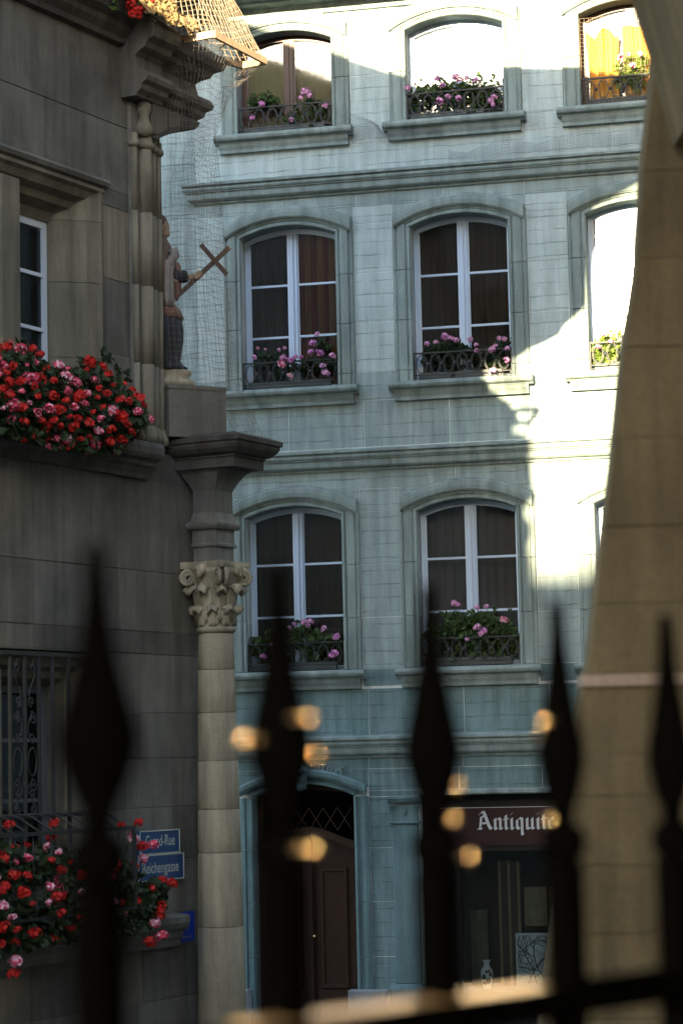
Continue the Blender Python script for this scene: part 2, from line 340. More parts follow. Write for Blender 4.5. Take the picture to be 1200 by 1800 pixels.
def sweep_arch(mb, a, b, v0, v1, rise, prof, n=14, xe=None):
    rows = [[(u, -w_, v) for u, v in opening_curves(a, b, v0, v1, rise, o, n, True, xe)] for o, w_ in prof]
    k = n + 1; vs = [p for r in rows for p in r]; m = len(prof)
    fs = [(i * k + j, i * k + j + 1, (i + 1) * k + j + 1, (i + 1) * k + j) for i in range(m - 1) for j in range(n)]
    fs += [tuple(i * k for i in range(m)), tuple(i * k + n for i in range(m - 1, -1, -1))]
    mb.add(vs, fs)
JP = [(-.0, -.30), (.0, .030), (.008, .042), (.034, .042), (.040, .022), (.052, .022), (.058, .034), (.075, .040), (.150, .040), (.156, .026), (.170, .026), (.176, .034), (.2, .03), (.2145, -.005)]
def surround(par, a, b, v0, v1, rise, joints, side=1.0):
    s = put((lambda m: (sweep_arch(m, a, b, v0, v1, rise, JP), m)[1])(MB()), 'window_surround', 'dressed', par)
    # spandrels beside the arch, flush with the wall
    out = opening_curves(a, b, v0, v1, rise, .213, 14, True); top = v1 + .2895; h = len(out) // 2
    for half in (out[:h + 1], out[h:]):
        mb = MB(); mb.poly([(u, v) for u, v in half] + ([(half[-1][0], top), (half[0][0], top)]), -.0088, .001); put(mb, 'stone', 'facade', par)
    ys = sorted([v0] + [j for j in joints if v0 + .05 < j < v1 - .05] + [None or v1 - .0])
    tops = [opening_curves(a, b, v0, v1, rise, o, 2, True)[0][1] for o, _ in JP]
    for sg in (-1, 1):
        for q, (y0, y1) in enumerate(zip(ys, ys[1:])):
            mb = MB(); g = .0036; last = q == len(ys) - 2
            ring0 = [((a - o) if sg < 0 else (b + o), -w_, y0 + g) for o, w_ in JP]
            ring1 = [((a - o) if sg < 0 else (b + o), -w_, (tops[i] if last else y1) - g) for i, (o, w_) in enumerate(JP)]
            n = len(JP); vs = ring0 + ring1; fs = [(i, i + 1, i + 1 + n, i + n) for i in range(n - 1)] + [tuple(range(n)), tuple(range(2 * n - 1, n - 1, -1)), (n - 1, 0, n, 2 * n - 1)]
            mb.add(vs, fs); put(mb, 'jamb_stone', 'dressed', s)
    # hood moulding over the arch
    mb = MB(); sweep_arch(mb, a, b, v0, v1, rise, [(.086, .036), (.088, .066), (.100, .070), (.104, .082), (.150, .088), (.200, .084), (.216, .052), (.238, .046), (.246, -.004)], 18, .19)
    put(mb, 'hood_moulding', 'dressed', s)
    return s
def sill(par, a, b, v0):
    mb = MB(); mb.prof(a - .275, b + .250, [(-.02, v0), (.125, v0 - .008), (.150, v0 - .024), (.160, v0 - .050), (.150, v0 - .078), (.125, v0 - .092), (.100, v0 - .096), (.095, v0 - .112), (-.02, v0 - .112)])
    s = put(mb, 'window_sill', 'dressed', par)
    mb = MB(); mb.prof(a - .222, b + .195, [(-.02, v0 - .113), (.090, v0 - .113), (.080, v0 - .150), (.062, v0 - .185), (.062, v0 - .222), (-.02, v0 - .222)]); put(mb, 'sill_apron', 'dressed', s)
for (v0, v1, rise) in ROWS:
    for (a, b) in COLS:
        surround(HOUSE, a, b, v0, v1, rise, [v for v in courses if v]); sill(HOUSE, a, b, v0)
CP = [(-.01, 0), (.030, .0), (.034, .022), (.070, .034), (.090, .052), (.094, .072), (.094, .120), (.112, .126), (.112, .138), (.128, .146), (.136, .164), (.128, .180), (.116, .186), (.116, .196), (.150, .206), (.150, .232), (.04, .262), (-.01, .264)]
for z in (.026, 3.350, 6.637):
    xs = [-1.70 - .0, .62, 2.45, 3.9, 5.4, UR]
    for i, (a, b) in enumerate(zip(xs, xs[1:])):
        mb = MB()
        if i == 0:     # the left end returns round the corner of the house
            n = len(CP); rings = [[(a - max(w_, 0), -w_ if w_ > 0 else .01, z + v) for w_, v in CP], [(b - .0015, -w_, z + v) for w_, v in CP], [(a - max(w_, 0), .42, z + v) for w_, v in CP]]
            mb.add(rings[2] + rings[0] + rings[1], [(i_ + k * n, (i_ + 1) % n + k * n, (i_ + 1) % n + (k + 1) * n, i_ + (k + 1) * n) for k in (0, 1) for i_ in range(n)] + [tuple(range(2 * n, 3 * n))])
        else: mb.prof(a + .0015, b - .0015, [(w_, z + v) for w_, v in CP])
        put(mb, 'cornice', 'dressed', HOUSE)
# top cornice and roof
TC = [(-.01, 8.848), (.035, 8.85), (.045, 8.90), (.02, 8.91), (.02, 8.97), (.16, 8.99), (.18, 9.02), (.42, 9.03), (.44, 9.06), (.86, 9.07), (.88, 9.20), (.95, 9.22), (.98, 9.34), (.98, 9.40), (-.01, 9.52)]
mb = MB(); mb.prof(-1.80, UR, TC); put(mb, 'main_cornice', 'dressed', HOUSE)
mb = MB(); mb.prof(UL - .2, UR, [(1.1, 9.41), (1.1, 9.50), (-3.5, 13.2), (-7.6, 9.56), (-7.6, 9.48)]); put(mb, 'roof', 'roof', HOUSE)

# windows of the town house
def arch_poly(a, b, v0, v1, rise, n=12): return [(a, v0)] + opening_curves(a, b, v0, v1, rise, 0, n, True) + [(b, v0)]
def arch_y(a, b, v1, rise, u):
    uc = (a + b) / 2; W = (b - a) / 2; Rr = (W * W + rise * rise) / (2 * rise); return v1 + rise - Rr + math.sqrt(max(0, Rr * Rr - (u - uc) ** 2))
def window(par, a, b, v0, v1, rise, mat, bars=(.345, .67), gl='glass', w_=-.19, open_left=False):
    t = .05; n = 12; outer = arch_poly(a, b, v0 + .0, v1 - .0, rise, n); 
    inner = [(a + t, v0 + .06)] + [(a + t + (b - a - 2 * t) * i / n, arch_y(a, b, v1, rise, a + t + (b - a - 2 * t) * i / n) - .06) for i in range(n + 1)] + [(b - t, v0 + .06)]
    mb = MB(); k = len(outer); vs = []
    for ring, ww in ((outer, w_), (inner, w_), (inner, w_ - .05), (outer, w_ - .05)): vs += [(u, -ww, v) for u, v in ring]
    fs = []
    for r_ in range(3):
        for i in range(k): fs.append((r_ * k + i, r_ * k + (i + 1) % k, (r_ + 1) * k + (i + 1) % k, (r_ + 1) * k + i))
    mb.add(vs, fs); win = put(mb, 'window', mat, par)
    uc = (a + b) / 2
    mb = MB(); top = arch_y(a, b, v1, rise, uc) - .061
    mb.box(uc - .058, uc + .058, w_ - .055, w_ + .012, v0 + .061, top - .004); put(mb, 'centre_stile', mat, win)
    mb = MB(); mb.box(uc - .014, uc + .014, w_ + .0121, w_ + .026, v0 + .07, top - .01); put(mb, 'cover_strip', mat, win)
    H = v1 + rise * .5 - v0
    ys = [v0 + H * f_ for f_ in bars]
    for (x0, x1) in ((a + t + .001, uc - .059), (uc + .059, b - t - .001)):
        mb = MB(); mb.box(x0, x0 + .018, w_ - .04, w_ - .002, v0 + .061, arch_y(a, b, v1, rise, x0) - .068); put(mb, 'casement_stile', mat, win)
        lev = [v0 + .062] + ys + [None]
        for y in ys:
            mb = MB(); mb.box(x0 + .019, x1, w_ - .03, w_ + .002, y - .013, y + .013); put(mb, 'glazing_bar', mat, win)
        for i, y in enumerate(lev[:-1]):
            mb = MB(); y0 = y + (.0131 if i else 0); y1 = lev[i + 1]
            if y1 is None: pts = [(x0 + .019, y0), (x1, y0)] + [(x1 + (x0 + .019 - x1) * j / 5, arch_y(a, b, v1, rise, x1 + (x0 + .019 - x1) * j / 5) - .061) for j in range(6)]
            else: pts = [(x0 + .019, y0), (x1, y0), (x1, y1 - .0131), (x0 + .019, y1 - .0131)]
            mb.poly(pts, w_ - .020, w_ - .016); put(mb, 'pane', gl, win)
    return win
def curtain(fr, u0, u1, w_, v0, v1, mat, label, name='curtain', fold=.03, n=9, top_wave=0, group=None, taper=0):
    mb = MB(); M = 48; K = 10; vs = []
    ph = rnd(0, 6)
    for k in range(K + 1):
        for i in range(M + 1):
            f_ = i / M; kk = k / K; sag = top_wave * (.5 + .5 * math.sin(f_ * 9 + ph)) * kk ** 2
            u = u0 + (u1 - u0) * f_ + taper * (1 - kk) * (f_ - .5) + .008 * math.sin(kk * 5 + f_ * 20)
            ww = w_ + fold * math.sin(f_ * n * 2 * math.pi + ph + .6 * math.sin(kk * 3)) + .3 * fold * math.sin(f_ * n * 5.1 + kk)
            vs.append((u, -ww, v0 + (v1 - v0) * kk - sag))
    fs = [(k * (M + 1) + i, k * (M + 1) + i + 1, (k + 1) * (M + 1) + i + 1, (k + 1) * (M + 1) + i) for k in range(K) for i in range(M)]
    mb.add(vs, fs); return solo(mb, name, mat, label, name.replace('_', ' '), fr, ((u0 + u1) / 2, w_, v0), group, True)
def railing(par, a, b, v0):
    mb = MB(); w_ = .0
    mb.box(a + .002, b - .002, w_ - .012, w_ + .012, v0 + .315, v0 + .333); mb.box(a + .002, b - .002, w_ - .006, w_ + .006, v0 + .062, v0 + .074); mb.box(a + .002, b - .002, w_ - .006, w_ + .006, v0 + .022, v0 + .030)
    for u in (a + .008, b - .008): mb.box(u - .006, u + .006, w_ - .006, w_ + .006, v0, v0 + .33)
    r = put(mb, 'railing', 'iron', par)
    n = 7; p = (b - a - .03) / n
    for i in range(n):
        uc = a + .015 + p * (i + .5)
        mb = MB()
        for rx in (.066, .052):
            mb.tube([(uc + rx * math.cos(t) * (1.0), -w_, v0 + .195 + (.112 if rx > .06 else .098) * math.sin(t)) for t in [2 * math.pi * j / 20 for j in range(20)]], .0048, 4, True)
        put(mb, 'ring', 'iron', r)
        if i < n - 1:
            mb = MB(); mb.lathe((0, 0), [(.004, -.008), (.022, -.006), (.022, 0), (.012, .006), (.004, .010)], 8)
            vs = [(uc + p / 2 + x, -w_ - z - .004, v0 + .195 + y) for x, y, z in mb.v]; m2 = MB(); m2.add(vs, mb.f); put(m2, 'rosette', 'iron', r)
for ri, (v0, v1, rise) in enumerate(ROWS):
    for ci, (a, b) in enumerate(COLS):
        mat = 'white_paint'
        if ri == 2: mat = ('brown_paint', 'white_paint', 'brown_paint', 'white_paint')[ci]
        window(HOUSE, a, b, v0, v1, rise, mat, bars=(.345, .675) if ri < 2 else (.30,))
        railing(HOUSE, a, b, v0)
cw = -.40
curtain('F', -1.15, -.72, cw, 4.42, 6.25, 'curtain_sheer_dark', 'dark thin curtain in the left half of the second-floor window behind the wooden cross', n=4)
curtain('F', -.66, -.02, -.27, 4.42, 6.25, 'curtain_red', 'red and ochre striped curtain behind the second-floor window nearest the statue', n=5, fold=.015)
curtain('F', .93, 2.04, cw, 4.42, 6.25, 'curtain_sheer_dark', 'brown sheer curtain in the middle second-floor window', n=7)
curtain('F', 2.98, 4.08, cw, 4.42, 6.25, 'curtain_sheer', 'grey curtain behind the second-floor window that mirrors the sun', n=7)
curtain('F', -1.13, -.03, cw, 1.10, 2.92, 'curtain_sheer_dark', 'grey sheer curtain in the first-floor window above the house door', n=9, fold=.02)
curtain('F', .93, 2.04, cw, 1.10, 2.92, 'curtain_sheer', 'pale sheer curtain in the first-floor window above the shop sign', n=10, fold=.02)
curtain('F', -1.13, -.02, -.30, 7.50, 8.66, 'blind_olive', 'olive yellow curtain behind the brown-framed attic window', n=8, fold=.012)
mb = MB(); mb.box(.95, 2.0, -.262, -.252, 7.51, 8.60); solo(mb, 'roller_blind', 'blind_white', 'white roller blind drawn down behind the middle attic window', 'blind', 'F', (1.47, -.26, 7.51))
curtain('F', 3.02, 3.40, -.10, 7.46, 8.40, 'curtain_gold', 'golden curtain blowing out at the left of the right-hand attic window', n=3, fold=.03, top_wave=.12, taper=-.06)
curtain('F', 3.44, 3.98, -.12, 7.46, 8.40, 'curtain_gold', 'golden curtain behind the geranium of the right-hand attic window', n=4, fold=.02, top_wave=.03)

# ---- house door
a, b, z0, z1, rise = DOOR
surround_prof = [(0, -.32), (0, .05), (.012, .06), (.03, .06), (.036, .035), (.085, .035), (.09, .05), (.13, .05), (.165, .03), (.168, -.005)]
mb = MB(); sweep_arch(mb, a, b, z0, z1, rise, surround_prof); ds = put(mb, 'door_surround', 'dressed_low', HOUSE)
mb = MB(); sweep_arch(mb, a, b, z0, z1, rise, [(.075, .03), (.078, .10), (.11, .13), (.15, .135), (.17, .10), (.175, -.004)], 18, .15); put(mb, 'hood_moulding', 'dressed_low', ds)
out = opening_curves(a, b, z0, z1, rise, .167, 14, True); h = len(out) // 2
for half in (out[:h + 1], out[h:]):
    mb = MB(); mb.poly(list(half) + [(half[-1][0], z1 + .2995), (half[0][0], z1 + .2995)], -.0088, .001); put(mb, 'stone', 'facade_low', ds)
for sg in (-1, 1):
    for y0, y1 in ((GZ + .1, -2.85), (-2.85, -2.23), (-2.23, -1.61), (-1.61, -1.0), (-1.0, z1 - .01)):
        n = len(surround_prof); g = .0025; X = lambda o: (a - o) if sg < 0 else (b + o)
        mb = MB(); mb.add([(X(o), -w_, y0 + g) for o, w_ in surround_prof] + [(X(o), -w_, y1 - g) for o, w_ in surround_prof], [(i, i + 1, i + 1 + n, i + n) for i in range(n - 1)] + [tuple(range(n)), tuple(range(2 * n - 1, n - 1, -1))]); put(mb, 'jamb_stone', 'dressed_low', ds)
# carved keystone and scrolls
mb = MB(); uc = (a + b) / 2
mb.poly([(uc - .05, z1 + .08), (uc + .05, z1 + .08), (uc + .08, z1 + .34), (uc - .08, z1 + .34)], .0, .13)
mb.blob((uc, -.14, z1 + .11), (.05, .05, .05)); mb.blob((uc - .03, -.14, z1 + .2), (.03, .03, .06)); mb.blob((uc + .03, -.14, z1 + .2), (.03, .03, .06)); mb.blob((uc, -.15, z1 + .29), (.06, .04, .04))
put(mb, 'keystone', 'dressed_low', ds, True)
for sg in (-1, 1):
    mb = MB()
    for k in range(7):
        ph = k * .5; cx = uc + sg * (.12 + .055 * k); cz = z1 + .36 - .012 * k
        pts = [(cx + sg * (.05 * (1 - t) * math.cos(ph + 4.5 * t)), -.035 - .02 * math.sin(3 * t), cz - .02 + .045 * (1 - .3 * t) * math.sin(ph + 4.5 * t)) for t in [j / 9 for j in range(10)]]
        mb.tube(pts, [.012 * (1 - .6 * abs(2 * j / 9 - 1)) + .003 for j in range(10)], 5)
    mb.tube([(uc + sg * (.08 + .42 * t), -.03, z1 + .30 + .05 * math.sin(t * 7)) for t in [j / 14 for j in range(15)]], .012, 5); put(mb, 'carved_scroll', 'dressed_low', ds, True)
# door leaves, transom and fanlight
wd = -.24; tz = -.90
mb = MB(); mb.poly([(a, z0), (a + .06, z0), (a + .06, z1 + .02), (uc, z1 + rise - .06), (b - .06, z1 + .02), (b - .06, z0), (b, z0), (b, z1)] + [(u, v) for u, v in opening_curves(a, b, z0, z1, rise, 0, 12, True)[::-1]], wd - .03, wd + .03)
dr = put(mb, 'door', 'dark_wood', HOUSE)
mb = MB(); pr = [(u, tz + .09 * math.cos((u - uc) / (b - a) * 2 * math.pi * .9)) for u in [a + .06 + (b - a - .12) * i / 16 for i in range(17)]]
mb.poly([(u, v - .04) for u, v in pr] + [(u, v + .05) for u, v in pr[::-1]], wd - .02, wd + .075); put(mb, 'transom', 'dark_wood', dr)
for sg in (-1, 1):
    x0, x1 = (a + .061, uc - .012) if sg < 0 else (uc + .012, b - .061)
    mb = MB(); top = [(x0 + (x1 - x0) * i / 8, tz + .09 * math.cos((x0 + (x1 - x0) * i / 8 - uc) / (b - a) * 2 * math.pi * .9) - .041) for i in range(9)]
    mb.poly([(x0, z0), (x1, z0)] + top[::-1], wd - .05, wd - .01); lf = put(mb, 'door_leaf', 'dark_wood', dr)
    for (p0, p1, q0, q1) in ((x0 + .09, x1 - .09, -2.62, -1.22), (x0 + .09, x1 - .09, -3.1, -2.78)):
        mb = MB(); e = .0
        for dx, dw in ((0, .012), (.03, .022), (.055, .006)): mb.box(p0 + dx, p1 - dx, wd - .0099, wd + dw, q0 + dx, q1 - dx)
        m2 = MB(); m2.v = mb.v; m2.f = mb.f; m2.m = mb.m
        # raised mitred panel
        fr_ = MB(); o1 = [(p0, q0), (p1, q0), (p1, q1), (p0, q1)]; d = .05
        fr_.add([(u, -(wd - .009), v) for u, v in o1] + [(u + (.02 if u == p0 else -.02), -(wd + .018), v + (.02 if v == q0 else -.02)) for u, v in o1] + [(u + (d if u == p0 else -d), -(wd + .018), v + (d if v == q0 else -d)) for u, v in o1] + [(u + (d + .01 if u == p0 else -d - .01), -(wd + .002), v + (d + .01 if v == q0 else -d - .01)) for u, v in o1],
                [(r_ * 4 + i, r_ * 4 + (i + 1) % 4, (r_ + 1) * 4 + (i + 1) % 4, (r_ + 1) * 4 + i) for r_ in range(3) for i in range(4)] + [(12, 13, 14, 15)])
        put(fr_, 'door_panel', 'dark_wood', dr)
mb = MB(); mb.box(uc - .03, uc + .03, wd - .0099, wd + .03, z0, tz); put(mb, 'cover_strip', 'dark_wood', dr)
mb = MB(); mb.tube([(uc + .05, -wd, -2.012), (uc + .05, -wd - .04, -2.012)], .008, 8); mb.blob((uc + .05, -wd - .055, -2.012), .022, 12, 8); put(mb, 'door_knob', 'brass', dr, True)
mb = MB(); mb.box(uc - .16, uc - .13, wd - .0099, wd + .008, -1.87, -1.80); put(mb, 'letter_flap', 'brass', dr)
mb = MB(); mb.poly([(a + .0605, tz + .1), (b - .0605, tz + .1)] + [(b - .06 + (a - b + .12) * i / 8, arch_y(a, b, z1, rise, b - .06 + (a - b + .12) * i / 8) - .03) for i in range(9)], wd - .02, wd - .016); put(mb, 'fanlight', 'glass_dim', dr)
mb = MB()
for k in range(-3, 4):
    x = uc + k * .17
    for sg in (-1, 1): mb.tube([(x, -wd - .005, tz + .1), (x + sg * .17, -wd - .005, tz + .36)], .006, 4)
put(mb, 'lattice', 'dark_wood', dr)
mb = MB(); mb.box(a - .4, b + .1, .17, .60, GZ + .131, GZ + .27); put(mb, 'door_step', 'granite', HOUSE)
for u0, u1 in ((.012, .462), (-1.62, -1.17)):
    mb = MB(); mb.block(u0, u1, .061, .26, GZ + .131, -2.59, .012); put(mb, 'plinth_block', 'granite', HOUSE)

# ---- pilaster between door and shop
for (pu0, pu1) in ((.528, .826), (3.354, 3.652)):
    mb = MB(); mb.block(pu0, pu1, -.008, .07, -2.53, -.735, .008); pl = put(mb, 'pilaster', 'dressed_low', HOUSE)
    mb = MB(); mb.prof(pu0 - .06, pu1 + .05, [(-.008, -2.531), (.085, -2.531), (.115, -2.56), (.125, -2.585), (.125, -3.25), (-.008, -3.25)]); put(mb, 'pilaster_base', 'dressed_low', pl)
    mb = MB(); mb.prof(pu0 - .02, pu1 + .02, [(-.008, -.733), (.09, -.733), (.10, -.72), (.09, -.705), (-.008, -.705)]); mb.poly([(pu0 + .0, -.704), (pu1, -.704), (pu1 - .01, -.52), (pu0 + .01, -.52)], -.008, .075)
    mb.prof(pu0 - .04, pu1 + .04, [(-.008, -.499), (.09, -.499), (.12, -.48), (.13, -.455), (.15, -.45), (.15, -.425), (-.008, -.42)]); cp = put(mb, 'capital', 'dressed_low', pl)
    for sg in (-1, 1):
        mb = MB(); cu = (pu0 if sg < 0 else pu1); 
        mb.tube([(cu + .038 * (1 - t * .8) * math.cos(sg * (8 * t) + 1.5), -.095, -.535 + .038 * (1 - t * .8) * math.sin(sg * (8 * t) + 1.5)) for t in [j / 18 for j in range(19)]], .010, 5); mb.blob((cu, -.09, -.535), (.018, .02, .018)); put(mb, 'volute', 'dressed_low', cp, True)
    mb = MB(); cu = (pu0 + pu1) / 2; cv = -.60
    for k in range(6):
        t = math.pi / 3 * k + .5; mb.poly([(cu, cv), (cu + .012 * math.cos(t - .5), cv + .012 * math.sin(t - .5)), (cu + .045 * math.cos(t), cv + .045 * math.sin(t)), (cu + .012 * math.cos(t + .5), cv + .012 * math.sin(t + .5))], .075, .09)
    put(mb, 'star', 'dressed_low', cp)

# ---- shop front
a, b = SHOP[0], SHOP[1]
mb = MB(); mb.prof(a, b, [(-.30, -.352), (.035, -.352), (.05, -.37), (.05, -.40), (.03, -.415), (-.30, -.415)]); put(mb, 'lintel', 'dressed', HOUSE)
mb = MB(); ws = -.22
mb.box(a, b, ws - .03, ws, -.57, -.416); mb.box(a, a + .14, ws - .03, ws + .03, GZ + .15, -.5701); mb.box(b - .14, b, ws - .03, ws + .03, GZ + .15, -.5701); mb.box(1.19, 1.25, ws - .03, ws + .02, GZ + .15, -.98)
mb.box(a + .141, b - .141, ws - .03, ws + .02, -1.06, -1.00); mb.box(a + .141, b - .141, ws - .03, ws + .04, -2.80, -2.70); mb.box(a + .141, b - .141, ws - .03, ws, GZ + .15, -2.8001)
mb.box(2.40, 2.45, ws - .03, ws + .02, -2.699, -1.061)
SF = put(mb, 'shop_front', 'shop_black', HOUSE)
mb = MB(); mb.box(a + .141, 1.189, ws - .016, ws - .012, -2.699, -1.061); put(mb, 'shop_pane', 'glass_shop', SF)
mb = MB(); mb.box(1.251, 2.399, ws - .016, ws - .012, -2.699, -1.061); put(mb, 'shop_pane', 'glass_shop', SF)
mb = MB(); mb.box(2.451, b - .141, ws - .016, ws - .012, -2.699, -1.061); put(mb, 'shop_pane', 'glass_shop', SF)
mb = MB(); mb.box(a + .14, b - .14, ws - .9, ws - .04, -2.66, -2.63); put(mb, 'display_shelf', 'granite', SF)
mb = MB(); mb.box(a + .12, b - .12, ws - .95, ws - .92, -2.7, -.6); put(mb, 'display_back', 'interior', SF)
mb = MB(); mb.box(a + .141, b - .141, ws - .02, ws + .045, -1.0, -.572); mb.box(a + .141, b - .141, ws + .02, ws + .05, -.5719, -.565)
SG = thing('shop_sign', 'dark red shop board with old-style white lettering over the shop window', 'sign', 'F', (2.1, ws, -.8)); put(mb, 'board', 'sign_red', SG)
mb = MB(); mb.box(a + .142, b - .142, ws + .0501, ws + .056, -.572, -.566); put(mb, 'trim', 'letter', SG)
# broad-nib black letter
NIB = (math.cos(R(38)) * .5, math.sin(R(38)) * .5)
def pen(mb, pts, wd_, ox, oz, k, w0, w1):
    dx, dz = NIB[0] * wd_, NIB[1] * wd_
    for (x0, y0), (x1, y1) in zip(pts, pts[1:]):
        q = [(x0 - dx, y0 - dz), (x0 + dx, y0 + dz), (x1 + dx, y1 + dz), (x1 - dx, y1 - dz)]
        ar = sum(q[i][0] * q[(i + 1) % 4][1] - q[(i + 1) % 4][0] * q[i][1] for i in range(4))
        if abs(ar) < 1e-4:
            e = .02; q = [(x0 - dx, y0 - dz), (x0 - dx + e, y0 - dz - e), (x1 + dx, y1 + dz), (x1 + dx - e, y1 + dz + e)]
        if ar < 0: q = q[::-1]
        mb.poly([(ox + x * k, oz + y * k) for x, y in q], w0, w1); w1 += .0002
def minim(x): return [(x - .13, .80), (x, .93), (x, .10), (x + .13, .02), (x + .2, .10)]
GL = {'A': (1.45, [[(.28, 1.30), (.46, 1.52), (.62, 1.48), (.74, 1.2), (1.06, .30), (1.2, .08), (1.34, .10)], [(.40, 1.05), (.52, 1.16), (.64, 1.10)], [(.40, 1.12), (.30, .20)], [(.06, .06), (.24, .12), (.44, .06)], [(.42, .55), (.86, .55)]]),
      'n': (.86, [minim(.12), [(.16, .80), (.42, .95), (.56, .84), (.56, .10), (.68, .02), (.76, .10)]]),
      't': (.50, [[(.16, 1.18), (.16, .12), (.28, .02), (.38, .10)], [(-.04, .86), (.36, .88)]]),
      'i': (.46, [minim(.14), [(.09, 1.24), (.19, 1.34)]]),
      'q': (.84, [[(.12, .80), (.12, .18), (.28, .02), (.52, .16)], [(.12, .80), (.34, .95), (.54, .86)], [(.54, .90), (.54, -.38), (.62, -.46)]]),
      'u': (.88, [minim(.12), [(.12, .12), (.30, .02), (.54, .16)], [(.43, .80), (.56, .93), (.56, .10), (.68, .02), (.76, .10)]]),
      'e': (.66, [[(.12, .80), (.12, .18), (.28, .02), (.46, .12)], [(.12, .80), (.32, .96), (.46, .80), (.14, .48)]]),
      's': (.62, [[(.44, .84), (.26, .95), (.12, .78), (.42, .34), (.28, .04), (.04, .14)]])}
k = .134; x = 1.463
for ch in 'Antiquités':
    acc = ch == 'é'; wdt, st = GL['e' if acc else ch]; mb = MB()
    for s_ in st: pen(mb, s_, .27, x, -.820, k, ws + .0451, ws + .052)
    if acc: pen(mb, [(.22, 1.15), (.42, 1.35)], .2, x, -.820, k, ws + .0451, ws + .052)
    put(mb, 'letter', 'letter', SG); x += (wdt + .02) * k

# things in the shop window
mb = MB(); vz = -2.63
V = thing('vase', 'slim porcelain vase with green and red painting on the shop window shelf', 'vase', 'F', (1.50, ws - .14, vz))
mb.lathe((1.50, ws - .14), [(.045, vz), (.05, vz + .01), (.055, vz + .06), (.072, vz + .15), (.074, vz + .19), (.06, vz + .235), (.036, vz + .255), (.033, vz + .30), (.050, vz + .322), (.050, vz + .33), (.03, vz + .32)], 20); put(mb, 'body', 'porcelain', V, True)
mb = MB()
for k_, (q, z_, r_) in enumerate(((-1.2, .10, .03), (-1.9, .14, .028), (-.9, .17, .02), (-1.5, .2, .016))): mb.blob((1.50 + .074 * math.cos(q) * .96, -(ws - .14) + .074 * math.sin(q) * .96, vz + z_), (r_, .012, r_ * 1.2), 8, 6)
put(mb, 'painted_leaf', 'green_glaze', V, True)
mb = MB(); mb.blob((1.49, -(ws - .14) - .066, vz + .075), (.03, .010, .02)); mb.blob((1.53, -(ws - .14) - .06, vz + .205), (.015, .014, .02)); put(mb, 'painted_blossom', 'red_glaze', V, True)
P1 = thing('painting', 'unframed blue-grey canvas with dark ink branches leaning in the shop window', 'painting', 'F', (2.1, ws - .12, vz))
mb = MB(); mb.box(1.845, 2.38, ws - .14, ws - .11, vz, -2.0); put(mb, 'canvas', 'paper', P1)
mb = MB(); rr = random.Random(3)
def twig(x, z, ang, ln, r_, d):
    pts = [(x, -(ws - .108), z)]; 
    for i in range(6):
        ang += rr.uniform(-.4, .4); x += math.cos(ang) * ln / 6; z += math.sin(ang) * ln / 6
        if not (1.86 < x < 2.36 and vz + .03 < z < -2.02): break
        pts.append((x, -(ws - .108), z))
        if d and rr.random() < .75: twig(x, z, ang + rr.choice((-1, 1)) * rr.uniform(.5, 1.1), ln * .6, r_ * .6, d - 1)
    if len(pts) > 1: mb.tube(pts, r_, 3)
for q in range(3): twig(1.98 + .1 * q, vz + .06, 1.6 + .2 * (q - 1), .5, .008, 3)
for q in range(60):
    x = rr.uniform(1.88, 2.34); z = rr.uniform(vz + .04, -2.05); mb.tube([(x, -(ws - .108), z), (x + rr.uniform(.01, .04), -(ws - .108), z + rr.uniform(-.01, .015))], .0028, 3)
put(mb, 'ink_branches', 'ink', P1)
for (x0, x1, z0_, z1_, lb) in ((1.93, 2.185, -1.93, -1.49, 'narrow gold-framed picture hanging above the canvas with ink branches'), (2.22, 2.42, -1.93, -1.49, 'second gold-framed picture, right of the narrow one above the ink canvas')):
    Q = thing('picture_frame', lb, 'picture', 'F', ((x0 + x1) / 2, ws - .3, z0_)); mb = MB()
    for c in ((x0, x0 + .03, z0_, z1_), (x1 - .03, x1, z0_, z1_), (x0 + .03, x1 - .03, z0_, z0_ + .03), (x0 + .03, x1 - .03, z1_ - .03, z1_)): mb.box(c[0], c[1], ws - .33, ws - .29, c[2], c[3])
    put(mb, 'frame', 'frame_gold', Q); mb = MB(); mb.box(x0 + .03, x1 - .03, ws - .325, ws - .31, z0_ + .03, z1_ - .03); put(mb, 'picture', 'picture', Q)
CB = thing('cabinet', 'dark tall cabinet with narrow mouldings in the middle of the shop window', 'cabinet', 'F', (1.72, ws - .6, vz)); mb = MB(); mb.box(1.60, 1.86, ws - .75, ws - .5, vz, -1.2); put(mb, 'body', 'dark_wood', CB)
for u_ in (1.60, 1.71, 1.82): mb = MB(); mb.box(u_, u_ + .03, ws - .4999, ws - .485, vz, -1.2); put(mb, 'moulding', 'frame_gold', CB)
CH = thing('cloth_screen', 'folded pale screen standing at the left of the shop window', 'screen', 'F', (1.36, ws - .5, vz)); mb = MB()
mb.plan([(1.26, ws - .5), (1.36, ws - .35), (1.46, ws - .5), (1.46, ws - .51), (1.36, ws - .36), (1.26, ws - .51)], vz, -1.75); put(mb, 'panel', 'picture', CH)
